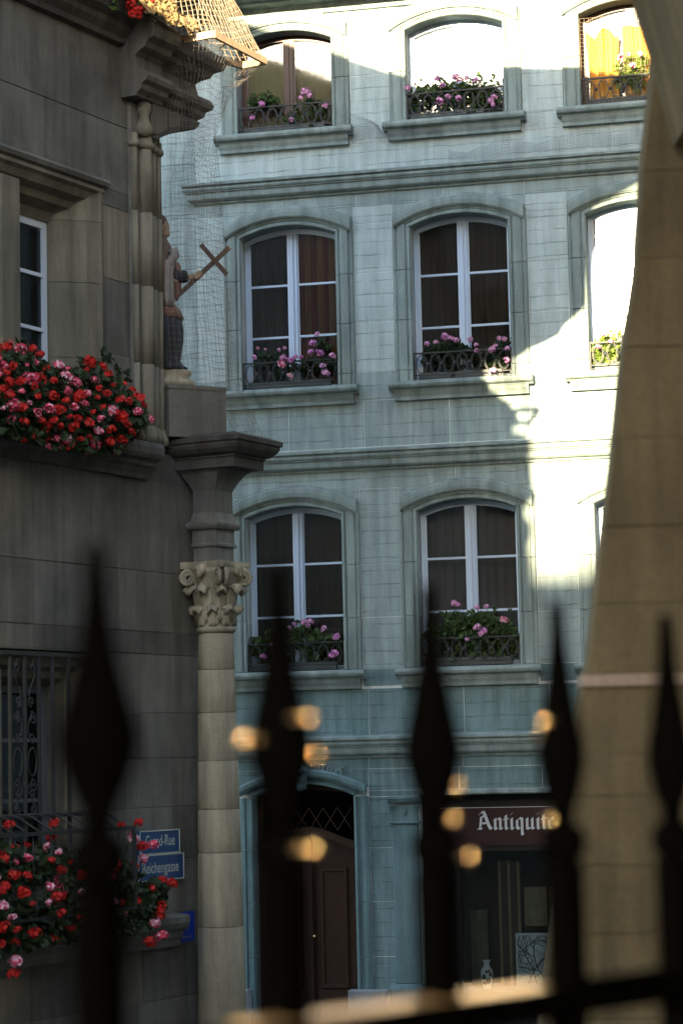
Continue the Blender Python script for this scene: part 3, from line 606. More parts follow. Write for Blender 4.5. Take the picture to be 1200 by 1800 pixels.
# neighbouring house on the left, a step back
NB = thing('neighbour_house', 'pale stone house end left of the arched windows, behind the netting', 'house', 'F', (-3, 0, GZ))
mb = MB(); mb.box(-6.5, UL - .002, -4, -.071, GZ, 8.6); put(mb, 'wall', 'mortar', NB)
z = GZ
while z < 8.5:
    h = rnd(.55, .62); x = UL - .004
    while x > -3.6:
        L = rnd(.7, 1.1); mb = MB(); mb.block(x - L + .002, x - .002, -.0709, -.06 + rnd(0, .003), z + .002, min(8.59, z + h) - .002, .003); put(mb, 'stone', 'facade', NB); x -= L
    z += h
mb = MB(); mb.prof(-6.6, UL - .01, [(-4, 8.601), (.35, 8.601), (.40, 8.75), (.45, 8.76), (.45, 9.2), (-4, 11.5)]); put(mb, 'eaves', 'eave_wood', NB)

# ------------------------------------------------------------ point of the place seen at a pixel, at distance Y (metres along +Y)
def P(px, py, Y):
    X = px - 600; Q = 900 - py; c, s_ = math.cos(ROLL), math.sin(ROLL)
    X, Q = X * c + Q * s_, -X * s_ + Q * c
    d = Vector((X / F_PX, math.cos(PITCH) - Q / F_PX * math.sin(PITCH), math.sin(PITCH) + Q / F_PX * math.cos(PITCH)))
    return d * (Y / d.y)                  # relative to the lens

# ------------------------------------------------------------ the dark corner house (frame L: s along the wall, w out, z up)
CH_ = thing('corner_house', 'dark brown-grey sandstone corner house with mullioned windows and red geraniums', 'house', 'L', (-2, 0, GZ))
UW = (-3.35, -1.60, 2.52, 4.14); LW = (-3.35, -1.60, -1.16, .60)
hl = [(-3.65, -1.262, 2.52, 4.44), (-3.65, -1.40, -1.16, .85)]
mb = MB(); wall_grid(mb, -12, .07, GZ, 2.45, -.5, -.0035, hl); wall_grid(mb, -12, -.652, 2.4501, 5.21, -.5, -.0035, hl); mb.box(-12, -.12, -.5, -.0035, 5.2101, 9.3)
mb.box(-.45, .07, -8, -.5, GZ, 2.45); mb.box(-.65, -.002, -8, -.66, 2.4501, 4.95); mb.box(-.66, -.652, -.66, -.5, 2.4501, 4.95); mb.box(-.45, -.12, -8, -.5, 5.2101, 9.3)
mb.box(-12, -.45, -8, -7.6, GZ, 9.3); mb.box(-12, -11.6, -7.6, -.5, GZ, 9.3)
put(mb, 'wall', 'corner_mortar', CH_)
mb = MB()
for z in (GZ, 1.9, 5.0, 8.9): mb.box(-11.6, -.66, -7.6, -.51, z, z + .2)
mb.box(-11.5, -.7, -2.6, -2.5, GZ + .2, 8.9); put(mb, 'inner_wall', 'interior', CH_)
rr = random.Random(11)
def left_courses(zs, s0, s1, cuts_, lens=(.38, 1.2)):
    for a, b in zip(zs, zs[1:]):
        sp = [(s0, s1)]
        for h in cuts_:
            if h[2] < (a + b) / 2 < h[3]: sp = cut(sp, h[0], h[1])
        for x0, x1 in sp:
            x = x1
            while x > x0 + .01:
                L = rr.uniform(*lens); L = x - x0 if x - x0 - L < .2 else L
                mb = MB(); g = .003; mb.block(x - L + g, x - g, -.0088, rr.uniform(0, .006), a + g, b - g, .0025)
                put(mb, 'stone', 'corner' if rr.random() < .86 else 'corner_jamb', CH_); x -= L
lc = [(-3.66, -1.262, 2.5, 4.445), (-3.66, -1.395, -1.17, .855)]
left_courses([GZ, -2.75, -2.25, -1.80, -1.40], -4.6, .069, [])
left_courses([-1.155, -.74, -.33, .05, .40, .855], -4.6, .069, lc)
left_courses([.855, 1.03, 1.50, 2.225], -4.6, .069, [])
left_courses([2.53, 3.16, 3.74, 4.31, 4.445], -4.6, -.874, lc)
left_courses([4.445, 4.98, 5.62], -4.6, -.874, [])
for (z0, z1) in ((-1.40, -1.155), (2.225, 2.449)): mb = MB(); mb.box(-4.6, .069, -.0088, .0, z0 + .001, z1 - .001); put(mb, 'string_course', 'corner', CH_)
# splayed mullioned windows
def splay(par, s0, s1, z0, z1, iz0, iz1, i1, mull):
    # right-hand reveal in moulded steps, then the lintel
    prof = [(s1, .02), (s1 - .045, .035), (s1 - .06, .01), (s1 - .10, -.005), (s1 - .16, -.03), (s1 - .20, -.10), (s1 - .245, -.12), (i1 + .02, -.22), (i1, -.25), (i1, -.42), (s1, -.42)]
    zs = [z0, z0 + .56, z0 + 1.14, z0 + 1.62 if z1 - z0 > 1.7 else None, z1 - .02]; zs = [q for q in zs if q is not None]
    f = None
    for a, b in zip(zs, zs[1:]):
        mb = MB(); mb.plan(prof, a + .002, b - .002); o = put(mb, 'jamb_stone', 'corner_jamb', par)
    mb = MB(); mb.prof(s0, s1 - .0, [(-.42, z1 - .019), (.03, z1 - .019), (.035, z1 - .05), (.0, z1 - .07), (-.03, z1 - .12), (-.10, z1 - .15), (-.12, z1 - .20), (-.22, z1 - .24), (-.25, iz1), (-.42, iz1)][::-1]); put(mb, 'lintel', 'corner_jamb', par)
    mb = MB(); m0, m1 = mull; pm = [(m0 + .03, .0), (m1 - .03, .0), (m1, -.02), (m1, -.06), (m1 - .03, -.08), (m1 - .04, -.30), (m0 + .04, -.30), (m0 + .03, -.08), (m0, -.06), (m0, -.02)]
    mb.plan(pm, z0, z1 - .15); put(mb, 'mullion', 'corner_jamb', par)
def casement(par, s0, s1, z0, z1, bars, mat='white_paint', w_=-.27):
    mb = MB(); t = .055
    mb.box(s0, s0 + t, w_ - .05, w_, z0, z1); mb.box(s1 - t, s1, w_ - .05, w_, z0, z1); mb.box(s0 + t, s1 - t, w_ - .05, w_, z1 - t, z1); mb.box(s0 + t, s1 - t, w_ - .05, w_, z0, z0 + t)
    c = put(mb, 'casement', mat, par)
    lev = [z0 + t] + bars + [z1 - t]
    for y in bars: mb = MB(); mb.box(s0 + t, s1 - t, w_ - .03, w_ + .004, y - .014, y + .014); put(mb, 'glazing_bar', mat, c)
    for a, b in zip(lev, lev[1:]): mb = MB(); mb.box(s0 + t, s1 - t, w_ - .022, w_ - .018, a + .0141, b - .0141); put(mb, 'pane', 'glass_dim', c)
hd = lambda z: [(-.0, z), (.02, z), (.055, z + .012), (.07, z + .04), (.045, z + .07), (-.0, z + .085)]
splay(CH_, -3.65, -1.262, 2.53, 4.44, 2.53, 4.13, -1.60, (-2.555, -2.285)); 
mb = MB(); mb.prof(-3.7, -1.215, hd(4.425)); put(mb, 'drip_moulding', 'corner', CH_)
casement(CH_, -2.32, -1.60, 2.55, 4.13, [2.86, 3.29, 3.71]); casement(CH_, -3.30, -2.52, 2.55, 4.13, [2.86, 3.29, 3.71])
splay(CH_, -3.65, -1.40, -1.15, .85, -1.15, .60, -1.66, (-2.83, -2.55))
casement(CH_, -2.58, -1.66, -1.12, .60, [-.68, -.24, .20], 'grey_paint'); casement(CH_, -3.5, -2.80, -1.12, .60, [-.68, -.24, .20], 'grey_paint')
curtain('L', -2.25, -1.7, -.42, 2.6, 4.1, 'curtain_sheer_dark', 'dark curtain inside the upper mullioned window of the corner house', n=4)
# mouldings of the corner house
mb = MB(); mb.prof(-5, -.71, [(-.0, 2.215), (.05, 2.215), (.055, 2.25), (.09, 2.29), (.12, 2.31), (.125, 2.345), (.175, 2.36), (.195, 2.39), (.2, 2.44), (.19, 2.475), (.15, 2.49), (0, 2.525)]); put(mb, 'sill_cornice', 'corner', CH_)
mb = MB(); mb.prof(-4.6, -.37, [(-.0, -1.40), (.05, -1.40), (.055, -1.36), (.08, -1.33), (.085, -1.29), (.13, -1.26), (.15, -1.22), (.15, -1.175), (.13, -1.16), (0, -1.15)]); put(mb, 'window_sill', 'corner', CH_)
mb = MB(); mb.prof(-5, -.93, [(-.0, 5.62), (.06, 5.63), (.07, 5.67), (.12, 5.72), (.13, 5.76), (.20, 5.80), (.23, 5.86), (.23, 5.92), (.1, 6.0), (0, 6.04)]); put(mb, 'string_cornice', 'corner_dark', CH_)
# pilaster beside the niche
mb = MB(); mb.box(-.874, -.655, -.008, .035, 2.50, 5.20); mb.box(-.655, -.445, -.07, .025, 2.53, 5.20); pil = put(mb, 'pilaster', 'corner', CH_)
for (s_, w_, r_, mt) in ((-.852, .042, .026, 'corner_jamb'), (-.715, .052, .056, 'corner_jamb'), (-.585, .038, .030, 'corner_jamb'), (-.475, .022, .026, 'corner_jamb')):
    for a, b in ((2.5, 3.12), (3.123, 3.74), (3.743, 4.33), (4.333, 4.90)):
        mb = MB(); mb.lathe((s_, w_), [(r_, a), (r_, b)], 14); put(mb, 'shaft', mt, pil, True)
    mb = MB(); mb.lathe((s_, w_), [(r_ + .004, 4.84), (r_ + .022, 4.86), (r_ + .022, 4.885), (r_ + .008, 4.90), (r_ + .006, 4.95)], 14); put(mb, 'collar', 'corner_jamb', pil, True); mb = MB(); mb.lathe((s_, w_), [(r_ + .03, 2.50), (r_ + .03, 2.56), (r_ + .012, 2.60), (r_ + .004, 2.63)], 14); put(mb, 'collar', 'corner_jamb', pil, True)
mb = MB()   # twisted little baluster bracket above the shafts
mb.lathe((-.765, .085), [(.03, 4.93), (.065, 4.96), (.072, 5.0), (.05, 5.05), (.038, 5.09), (.045, 5.12), (.058, 5.15), (.056, 5.19), (.035, 5.22), (.04, 5.26), (.06, 5.28)], 14); put(mb, 'baluster', 'corner_jamb', CH_, True)
# entablature breaking forward over the pilaster, in stacked mouldings
EN = [(.10, 5.211), (.11, 5.23), (.15, 5.26), (.16, 5.30), (.20, 5.325), (.21, 5.36), (.19, 5.40), (.12, 5.42), (.10, 5.53), (.13, 5.56), (.19, 5.59), (.21, 5.63), (.27, 5.66), (.29, 5.71), (.28, 5.76), (.05, 5.94)]
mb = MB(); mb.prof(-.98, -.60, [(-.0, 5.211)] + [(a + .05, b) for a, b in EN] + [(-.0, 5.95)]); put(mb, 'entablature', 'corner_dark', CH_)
def hood(parts, s0, s1, w0, prof, name, mat):    # mouldings returning round the free (right) end
    mb = MB(); n = len(prof); r0 = [(s0, -a, z) for a, z in prof]; r1 = [(s1 + a, -a, z) for a, z in prof]; r2 = [(s1 + a, -w0, z) for a, z in prof]
    mb.add(r0 + r1 + r2, [(i + k * n, i + 1 + k * n, i + 1 + (k + 1) * n, i + (k + 1) * n) for k in (0, 1) for i in range(n - 1)])
    mb.add([r0[0], r1[0], r2[0], (s0, -w0, prof[0][1])], [(0, 1, 2, 3)]); mb.add([r0[-1], r1[-1], r2[-1], (s0, -w0, prof[-1][1])], [(3, 2, 1, 0)])
    return put(mb, name, mat, parts)
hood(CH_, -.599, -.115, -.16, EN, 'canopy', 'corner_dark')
# curved corbel under the canopy
cv = []
for i in range(13):
    t = i / 12; cv.append((-.64 + .62 * t, 4.92 + .235 * (t ** .85) + .012 * math.sin(t * math.pi)))
for q, (d, w1) in enumerate(((0, .10), (.028, .128), (.062, .105), (.085, .14), (.12, .11))):
    off = [(s_ - d * .12, min(5.205, z + d * .55)) for s_, z in cv]
    mb = MB(); mb.poly(off + [(off[-1][0] + .02, 5.2099), (-.70, 5.2099), (-.70, off[0][1])] if q < 3 else off + [(off[-1][0] + .03, 5.2097), (-.71, 5.2097), (-.71, off[0][1])], -.15 + q * .002, w1)
    put(mb, 'corbel', 'corner_dark', CH_)
mb = MB()       # mossy weathering on top of the canopy, catching the sun
n1, n2 = 46, 26; vs = []
for j in range(n2 + 1):
    for i in range(n1 + 1):
        s_ = -1.20 + .90 * i / n1; w_ = .41 - .5 * j / n2
        h = 5.80 + .50 * (j / n2) ** .8 - .06 * abs(i / n1 - .5); h += .075 * noise.noise(Vector((s_ * 9, w_ * 9, 1))) + .05 * noise.noise(Vector((s_ * 26, w_ * 26, 2)))
        vs.append((s_, -w_ - .03 * noise.noise(Vector((s_ * 20, w_ * 20, 7))), h))
fs = [(j * (n1 + 1) + i, j * (n1 + 1) + i + 1, (j + 1) * (n1 + 1) + i + 1, (j + 1) * (n1 + 1) + i) for j in range(n2) for i in range(n1)]
mb.add(vs, fs)
for q in range(500):
    i = random.randrange(len(vs)); v = Vector(vs[i]); d = Vector((rnd(-1, 1), rnd(-1, .2), rnd(-.1, 1))).normalized() * rnd(.015, .045); e = d.orthogonal().normalized() * rnd(.006, .016)
    mb.add([v - e, v + d * .6 - e * 1.2, v + d, v + d * .6 + e * 1.2, v + e], [(0, 1, 2, 3, 4)])
o = put(mb, 'moss', 'moss', CH_); o['kind'] = 'stuff'
mb = MB(); mb.poly([(-.34, 5.6), (.38, 5.6), (.38, 6.6), (-.2, 6.6), (-.34, 6.1)], -.55, -.20); put(mb, 'attic_block', 'corner', CH_)
# unseen corner tower added above the niche, shaped to throw the shadow across the street
tc_ = Vector((-1.12, 19.55)) - Vector((OL.x, OL.y)); ts = tc_.x * math.sin(TL) + tc_.y * math.cos(TL); tw = tc_.x * math.cos(TL) - tc_.y * math.sin(TL)
mb = MB(); mb.lathe((ts, tw), [(.42, 6.42), (.5, 6.5), (.85, 6.66), (.92, 6.78), (1.12, 6.92), (1.17, 7.0), (1.20, 7.4), (1.24, 7.7), (1.28, 7.75), (1.29, 8.15), (1.95, 8.45), (2.55, 8.92), (2.58, 9.19)], 16); put(mb, 'shadow_turret', 'corner', CH_)
mb = MB(); mb.lathe((ts, tw), [(2.66, 9.195), (2.7, 9.24), (1.0, 9.52), (.15, 9.70), (.1, 9.78), (.0, 9.8)], 16); put(mb, 'shadow_turret_roof', 'roof', CH_)
mb = MB(); q_ = Vector((-4.42, 12.39)) - Vector((OL.x, OL.y)); os_, ow_ = q_.x * math.sin(TL) + q_.y * math.cos(TL), q_.x * math.cos(TL) - q_.y * math.sin(TL)  # unseen bay added nearer the lens, outline shaped for a shadow edge opposite
mb.lathe((os_, ow_), [(.3, 4.2), (.5, 4.5), (.9, 4.8), (1.02, 5.0), (1.13, 5.3), (1.16, 5.6), (1.15, 5.9), (1.19, 5.98), (1.19, 6.1), (1.12, 6.14), (1.13, 6.32), (1.20, 6.38), (1.26, 6.44), (1.22, 6.5), (1.20, 6.86), (1.24, 6.95), (1.24, 7.05), (.3, 7.15)], 24); put(mb, 'shadow_oriel', 'corner', CH_)
mb = MB(); mb.prof(-12.5, -.6, [(.8, 9.30), (.8, 9.34), (-3.8, 11.0), (-8.6, 9.4), (-8.6, 9.32)]); put(mb, 'roof', 'roof', CH_)

# window grille
GRL = put((lambda m: (m.box(-3.4, -1.56, .015, .05, .80, .83), m)[1])(MB()), 'grille', 'iron', CH_)
bars = [s_ - .09 for s_ in (-1.715, -1.915, -2.085, -2.255, -2.43, -2.63, -2.83, -3.03, -3.23)]
for s_ in bars:
    mb = MB(); mb.box(s_ - .011, s_ + .011, .021, .043, -1.1, .80); put(mb, 'bar', 'iron', GRL)
def scroll(cs, cz, r_, turns, dirn, start, w_=.032, out=None, n=22):
    pts = []
    for j in range(n + 1):
        t = j / n; a_ = start + dirn * turns * 2 * math.pi * t; q = r_ * (1 - .82 * t); pts.append((cs + q * math.cos(a_), -w_, cz + q * math.sin(a_)))
    return pts
for (sa, sb) in ((-2.52, -2.345), (-2.345, -2.175)):
    sc_ = (sa + sb) / 2; hw = .050; sg = 1 if sa < -2.4 else -1
    for (z0, z1, kind) in ((.77, .42, 's'), (.40, .16, 'c'), (.14, -.06, 'o'), (-.08, -.24, 'c'), (-.24, -.42, 's')):
        mb = MB(); h = z0 - z1
        top = scroll(sc_ - sg * .010, z0 - .055, .042, 1.3, sg, math.pi / 2 + (0 if kind != 'o' else 0))
        bot = scroll(sc_ + sg * .010, z1 + .050, .038, 1.3, sg if kind == 's' else -sg, -math.pi / 2)
        if kind == 'o': mb.tube([(sc_ + hw * math.cos(q), -.032, (z0 + z1) / 2 + h / 2 * math.sin(q)) for q in [2 * math.pi * j / 22 for j in range(22)]], .006, 5, True)
        else:
            mb.tube(top[::-1], [.009 - .0035 * j / 22 for j in range(23)], 5); mb.tube(bot, [.0065] * 23, 5)
            sid = sg if kind == 'c' else -sg
            mb.tube([(sc_ + sid * hw * math.sin(math.pi * t) * (1 if kind == 'c' else math.cos(math.pi * t) * 1.4), -.032, z0 - .013 + (z1 - z0 + .026) * t) for t in [j / 14 for j in range(15)]], .0062, 5)
        mb.blob((sc_, -.032, z0 - .004), .010, 6, 4); put(mb, 'scroll', 'iron', GRL, True)
mb = MB(); mb.box(-3.45, -1.46, .04, .07, -.36, -.33); mb.box(-3.45, -1.46, .36, .385, -.47, -.445); mb.box(-3.45, -1.46, .36, .385, -1.05, -1.03); mb.box(-1.485, -1.46, .07, .36, -.47, -.445); mb.box(-1.485, -1.46, .36, .385, -1.03, -.47); put(mb, 'basket_rail', 'iron', GRL)
for i in range(12):
    s_ = -1.55 - .155 * i; mb = MB(); mb.tube([(s_ - .10 + .12 * t + .02 * math.sin(t * 6), -(.06 + .31 * t), -.335 - .125 * (t ** 1.5) + .03 * math.sin(t * math.pi)) for t in [j / 10 for j in range(11)]], .007, 5); put(mb, 'basket_bar', 'iron', GRL, True)
for i in range(9):
    s_ = -1.6 - .21 * i; mb = MB(); mb.tube(scroll(s_, -.60, .07, 1.1, 1, 2.2, .372), .0065, 5); mb.tube([(s_ - .08, -.372, -.46), (s_ - .07, -.372, -1.04)], .006, 5); put(mb, 'basket_scroll', 'iron', GRL, True)

# street name plates
def text_mesh(mb, txt, s0, s1, z0, h, w0):
    cu = bpy.data.curves.new('lettering', 'FONT'); cu.body = txt; cu.size = 1; ob = bpy.data.objects.new('lettering', cu); C.objects.link(ob)
    dg = bpy.context.evaluated_depsgraph_get(); me = bpy.data.meshes.new_from_object(ob.evaluated_get(dg))
    xs = [v.co.x for v in me.vertices]; x0, x1 = min(xs), max(xs); cap = .70
    mb.add([(s0 + (v.co.x - x0) / (x1 - x0) * (s1 - s0), -w0, z0 + v.co.y / cap * h) for v in me.vertices], [tuple(p.vertices) for p in me.polygons])
    bpy.data.objects.remove(ob); bpy.data.curves.remove(cu); bpy.data.meshes.remove(me)
for (s0, s1, z0, z1, txt, t0, t1, lb) in ((-.880, -.312, -.686, -.504, 'Grand-Rue', -.80, -.385, 'upper blue street plate reading Grand-Rue on the corner house'), (-.905, -.258, -.890, -.690, 'Reichengasse', -.845, -.335, 'lower blue street plate reading Reichengasse under the Grand-Rue plate')):
    T = thing('street_sign', lb, 'sign', 'L', ((s0 + s1) / 2, 0, z0)); mb = MB(); mb.box(s0, s1, .006, .028, z0, z1); put(mb, 'plate', 'blue_enamel', T)
    mb = MB(); e = .007
    for c in ((s0, s1, z0, z0 + e), (s0, s1, z1 - e, z1), (s0, s0 + e, z0 + e, z1 - e), (s1 - e, s1, z0 + e, z1 - e)): mb.box(c[0], c[1], .0281, .032, c[2], c[3])
    put(mb, 'rim', 'enamel_white', T); mb = MB(); text_mesh(mb, txt, t0, t1, z0 + .062, .085, .0295); put(mb, 'lettering', 'enamel_white', T)
T = thing('trail_sign', 'small bright blue plate with pale rays beside the lower sill end', 'sign', 'L', (-.16, 0, -1.38)); mb = MB(); mb.box(-.285, -.085, .003, .010, -1.385, -1.155); put(mb, 'plate', 'blue_bright', T)
mb = MB()
for k_ in range(11):
    t = R(-75 + 17 * k_); mb.poly([(-.215 + .018 * math.cos(t - .12), -1.24 + .018 * math.sin(t - .12)), (-.215 + .075 * math.cos(t), -1.24 + .085 * math.sin(t)), (-.215 + .018 * math.cos(t + .12), -1.24 + .018 * math.sin(t + .12))], .0101, .011)
mb.box(-.265, -.12, .0101, .011, -1.352, -1.347); put(mb, 'rays', 'yellow_print', T)

# ------------------------------------------------------------ corner column with carved capital
CC = thing('corner_column', 'round sandstone column with a carved leaf capital at the street corner', 'column', 'L', (0, .2, GZ))
cc = (0.0, .2); zz = [GZ, -2.1, -1.28, -.70, -.36, .02, .40, .74, 1.03]
rad = lambda z: .138 + .074 * ((1.03 - z) / 4.4) ** .8
for i, (a, b) in enumerate(zip(zz, zz[1:])):
    mb = MB(); q = 0 if i else .0; mb.lathe(cc, [(rad(a) - .003, a + .0015), (rad(a), a + .006), (rad((a + b) / 2), (a + b) / 2), (rad(b), b - .006), (rad(b) - .003, b - .0015)], 28); put(mb, 'drum', 'corner_warm', CC, True)
mb = MB(); mb.lathe(cc, [(.27, GZ), (.27, -2.28), (.26, -2.22), (.235, -2.17), (.24, -2.12), (.225, -2.06), (.205, -2.03)], 28); put(mb, 'base', 'corner_warm', CC, True)
mb = MB(); mb.lathe(cc, [(.142, 1.031), (.150, 1.04), (.163, 1.052), (.163, 1.066), (.150, 1.078), (.138, 1.085), (.135, 1.20), (.150, 1.36), (.19, 1.50), (.22, 1.545)], 28)
cap = put(mb, 'capital', 'corner_warm', CC, True)
def leaf(ang, z0, h, r0, r1, wd_, curl):
    mb = MB(); rows = 9; cols = 6; vs = []
    for i in range(rows + 1):
        t = i / rows; r_ = r0 + (r1 - r0) * t ** 2.2; z = z0 + h * math.sin(min(t, .86) / .86 * math.pi / 2) - (0 if t < .86 else (t - .86) * curl * 4); r_ += (0 if t < .8 else (t - .8) * curl * 1.2)
        wv = wd_ * (.75 + .35 * math.sin(t * math.pi)) * (1 + .16 * math.sin(t * 19))
        for j in range(cols + 1):
            q = (j / cols - .5) * 2; rr_ = r_ + .020 * (1 - abs(q)) - .012 * abs(q) + .008 * math.cos(q * 9)
            vs.append((cc[0] + rr_ * math.cos(ang) - q * wv * math.sin(ang), -cc[1] + rr_ * math.sin(ang) + q * wv * math.cos(ang), z - .035 * q * q * t))
    mb.add(vs, [(i * (cols + 1) + j, i * (cols + 1) + j + 1, (i + 1) * (cols + 1) + j + 1, (i + 1) * (cols + 1) + j) for i in range(rows) for j in range(cols)])
    o = put(mb, 'acanthus_leaf', 'corner_warm', cap, True); md = o.modifiers.new('thickness', 'SOLIDIFY'); md.thickness = .014; md.offset = 0
for k_ in range(8): leaf(k_ * math.pi / 4 + .4, 1.085, .165, .135, .185, .050, .07)
for k_ in range(8): leaf(k_ * math.pi / 4, 1.12, .30, .135, .215, .052, .10)
for k_ in range(4):       # corner volutes
    ang = math.pi / 4 + k_ * math.pi / 2
    for sd_ in (-1, 1):
        mb = MB(); pts = []; rads = []
        for j in range(34):
            t = j / 33
            if t < .35:
                u_ = t / .35; r_ = .14 + .09 * u_; z = 1.36 + .17 * math.sin(u_ * math.pi / 2)
            else:
                u_ = (t - .35) / .65; th = math.pi / 2 - u_ * 2.3 * 2 * math.pi * .8; q = .062 * (1 - .80 * u_); r_ = .230 + q * math.cos(th) ; z = 1.468 + q * math.sin(th)
            off = sd_ * (.030 + .0 * t); pts.append((cc[0] + r_ * math.cos(ang) - off * math.sin(ang), -cc[1] + r_ * math.sin(ang) + off * math.cos(ang), z)); rads.append(.021 - .006 * t)
        mb.tube(pts, rads, 7); put(mb, 'volute', 'corner_warm', cap, True)
mb = MB()
ab = []
for k_ in range(4):
    c0 = math.pi / 4 + k_ * math.pi / 2; A_ = Vector((math.cos(c0), math.sin(c0))) * .285; B_ = Vector((math.cos(c0 + math.pi / 2), math.sin(c0 + math.pi / 2))) * .285
    for j in range(8):
        t = j / 8; p_ = A_.lerp(B_, t); p_ *= 1 - .20 * math.sin(math.pi * t); ab.append((cc[0] + p_.x, cc[1] - p_.y))
mb.plan(ab[::-1], 1.546, 1.60); mb.plan([(cc[0] + (a - cc[0]) * 1.03, cc[1] + (b - cc[1]) * 1.03) for a, b in ab[::-1]], 1.565, 1.59); put(mb, 'abacus', 'corner_warm', cap)
for k_ in range(4):
    c0 = k_ * math.pi / 2; mb = MB(); mb.blob((cc[0] + .215 * math.cos(c0), -cc[1] + .215 * math.sin(c0), 1.53), (.045, .045, .05), 10, 8); mb.blob((cc[0] + .240 * math.cos(c0), -cc[1] + .240 * math.sin(c0), 1.50), (.02, .02, .035)); put(mb, 'carved_mask', 'corner_warm', cap, True)
def block_stack(par, name, c, hs, hw, prof, mat='corner'):    # square moulded pier: prof = [(extra,z)]
    for (z0, z1, lst) in prof:
        mb = MB(); n = len(lst); vs = []
        for e, z in lst: vs += [(c[0] + a * (hs + e), -(c[1] + b * (hw + e)), z) for a, b in ((-1, -1), (-1, 1), (1, 1), (1, -1))]
        mb.add(vs, [(i * 4 + j, i * 4 + (j + 1) % 4, (i + 1) * 4 + (j + 1) % 4, (i + 1) * 4 + j) for i in range(n - 1) for j in range(4)] + [(3, 2, 1, 0), tuple(range(4 * n - 4, 4 * n))]); put(mb, name, mat, par)
block_stack(CC, 'impost_block', (.005, .19), .135, .105, [(0, 0, [(0, 1.601), (0, 1.715)]), (0, 0, [(.012, 1.716), (.018, 1.725), (.018, 1.74), (.006, 1.752), (.004, 1.86)]), (0, 0, [(.03, 1.861), (.045, 1.885), (.045, 1.905), (.02, 1.93), (0, 1.99), (0, 2.0)]), (0, 0, [(-.002, 2.002), (-.002, 2.17), (.03, 2.24), (.07, 2.30), (.11, 2.335)])], 'corner')
mb = MB(); c = (-.04, .16)
SLB = [(-.06, 2.331), (0, 2.331), (0, 2.405), (.012, 2.412), (.012, 2.425), (.05, 2.44), (.085, 2.475), (.098, 2.50), (.098, 2.52), (.115, 2.527), (.118, 2.565), (.03, 2.60)]
vs = []
for e, z in SLB: vs += [(a, -b, z) for a, b in ((-.26 - e, -.3), (-.26 - e, .55 + e), (.205 + e, .55 + e), (.205 + e, -.3))]
n = len(SLB); mb.add(vs, [(i * 4 + j, i * 4 + (j + 1) % 4, (i + 1) * 4 + (j + 1) % 4, (i + 1) * 4 + j) for i in range(n - 1) for j in range(4)] + [(3, 2, 1, 0), tuple(range(4 * n - 4, 4 * n))])
put(mb, 'cornice_slab', 'corner_dark', CC)
mb = MB(); pd = [(-.47, .09), (-.055, .365), (.21, .01), (-.19, -.35)]; mb.plan(pd[::-1], 2.58, 2.965); ce = (sum(p[0] for p in pd) / 4, sum(p[1] for p in pd) / 4)
mb.plan([(ce[0] + (a - ce[0]) * 1.03, ce[1] + (b - ce[1]) * 1.03) for a, b in pd[::-1]], 2.966, 2.995); put(mb, 'pedestal', 'corner', CC)

# ------------------------------------------------------------ statue of a saint in the niche
sp = FM['L'] @ Vector((-.31, .13, 0)); SX, SY = sp.x + .085, sp.y; SZ = 3.13
ST = thing('statue', 'painted wooden figure in robe and dark skirt, half hidden in the corner niche', 'statue', 'W', (SX, -SY, 2.998))
def sv(px, y): return ((px - 289) / 222 + SX, SZ + (650 - y) / 222)      # side view of the figure -> x, z
def loft(mb, rings, n=26, folds=0, depth=.0):
    vs = []
    for (cx, cz, rx, ry, cy) in rings:
        for j in range(n):
            q = 2 * math.pi * j / n; k_ = 1 + depth * math.sin(q * folds + cz * 3) ; vs.append((cx + rx * k_ * math.cos(q), cy + ry * k_ * math.sin(q), cz))
    m = len(rings); mb.add(vs, [(i * n + j, i * n + (j + 1) % n, (i + 1) * n + (j + 1) % n, (i + 1) * n + j) for i in range(m - 1) for j in range(n)] + [tuple(range(n - 1, -1, -1)), tuple(range((m - 1) * n, m * n))])
def ring(pxc, y, rpx, rd, cy=0): x, z = sv(pxc, y); return (x, z, rpx / 222, rd, SY + cy)
mb = MB(); mb.lathe((SX + .0, -SY), [(.22, 2.999), (.225, 3.05), (.17, 3.07), (.20, 3.10), (.205, 3.13), (.15, 3.148)], 18, sq=.8); put(mb, 'rock_base', 'corner_warm', ST, True)
# body: head, neck, trunk, raised forearm and hand in one surface
mb = MB()
loft(mb, [ring(284, 560, 20, .10), ring(284, 520, 22, .12), ring(283, 480, 24, .14), ring(282, 450, 24, .16), ring(281, 432, 20, .15), ring(281, 420, 9, .06), ring(280, 404, 8, .05)])
x, z = sv(279, 386); mb.blob((x, SY, z), (.085, .075, .098), 16, 12)                      # skull
x, z = sv(281, 399); mb.blob((x + .02, SY, z), (.062, .052, .04), 12, 8)                  # jaw
x, z = sv(294.5, 390); mb.blob((x, SY, z), (.018, .012, .022), 8, 6)                      # nose
x, z = sv(291.5, 382); mb.blob((x, SY - .022, z), (.018, .03, .009)); mb.blob((x, SY + .022, z), (.018, .03, .009))   # brows
x, z = sv(291.5, 397); mb.blob((x, SY, z), (.02, .024, .008)); x, z = sv(291, 402); mb.blob((x, SY, z), (.022, .022, .016))
x, z = sv(281, 388); mb.blob((x - .01, SY - .075, z), (.018, .012, .026)); mb.blob((x - .01, SY + .075, z), (.018, .012, .026))
AY = SY - .09
def chain(mb, pts, rads, n=10): mb.tube(pts, rads, n)
e0 = sv(290, 446); e1 = sv(304, 488); e2 = sv(332, 483); 
chain(mb, [(e0[0], AY, e0[1]), (e1[0] - .02, AY - .03, e1[1]), (e1[0] + .03, AY - .03, e1[1] + .005), (e2[0], AY - .02, e2[1])], [.055, .046, .040, .026])
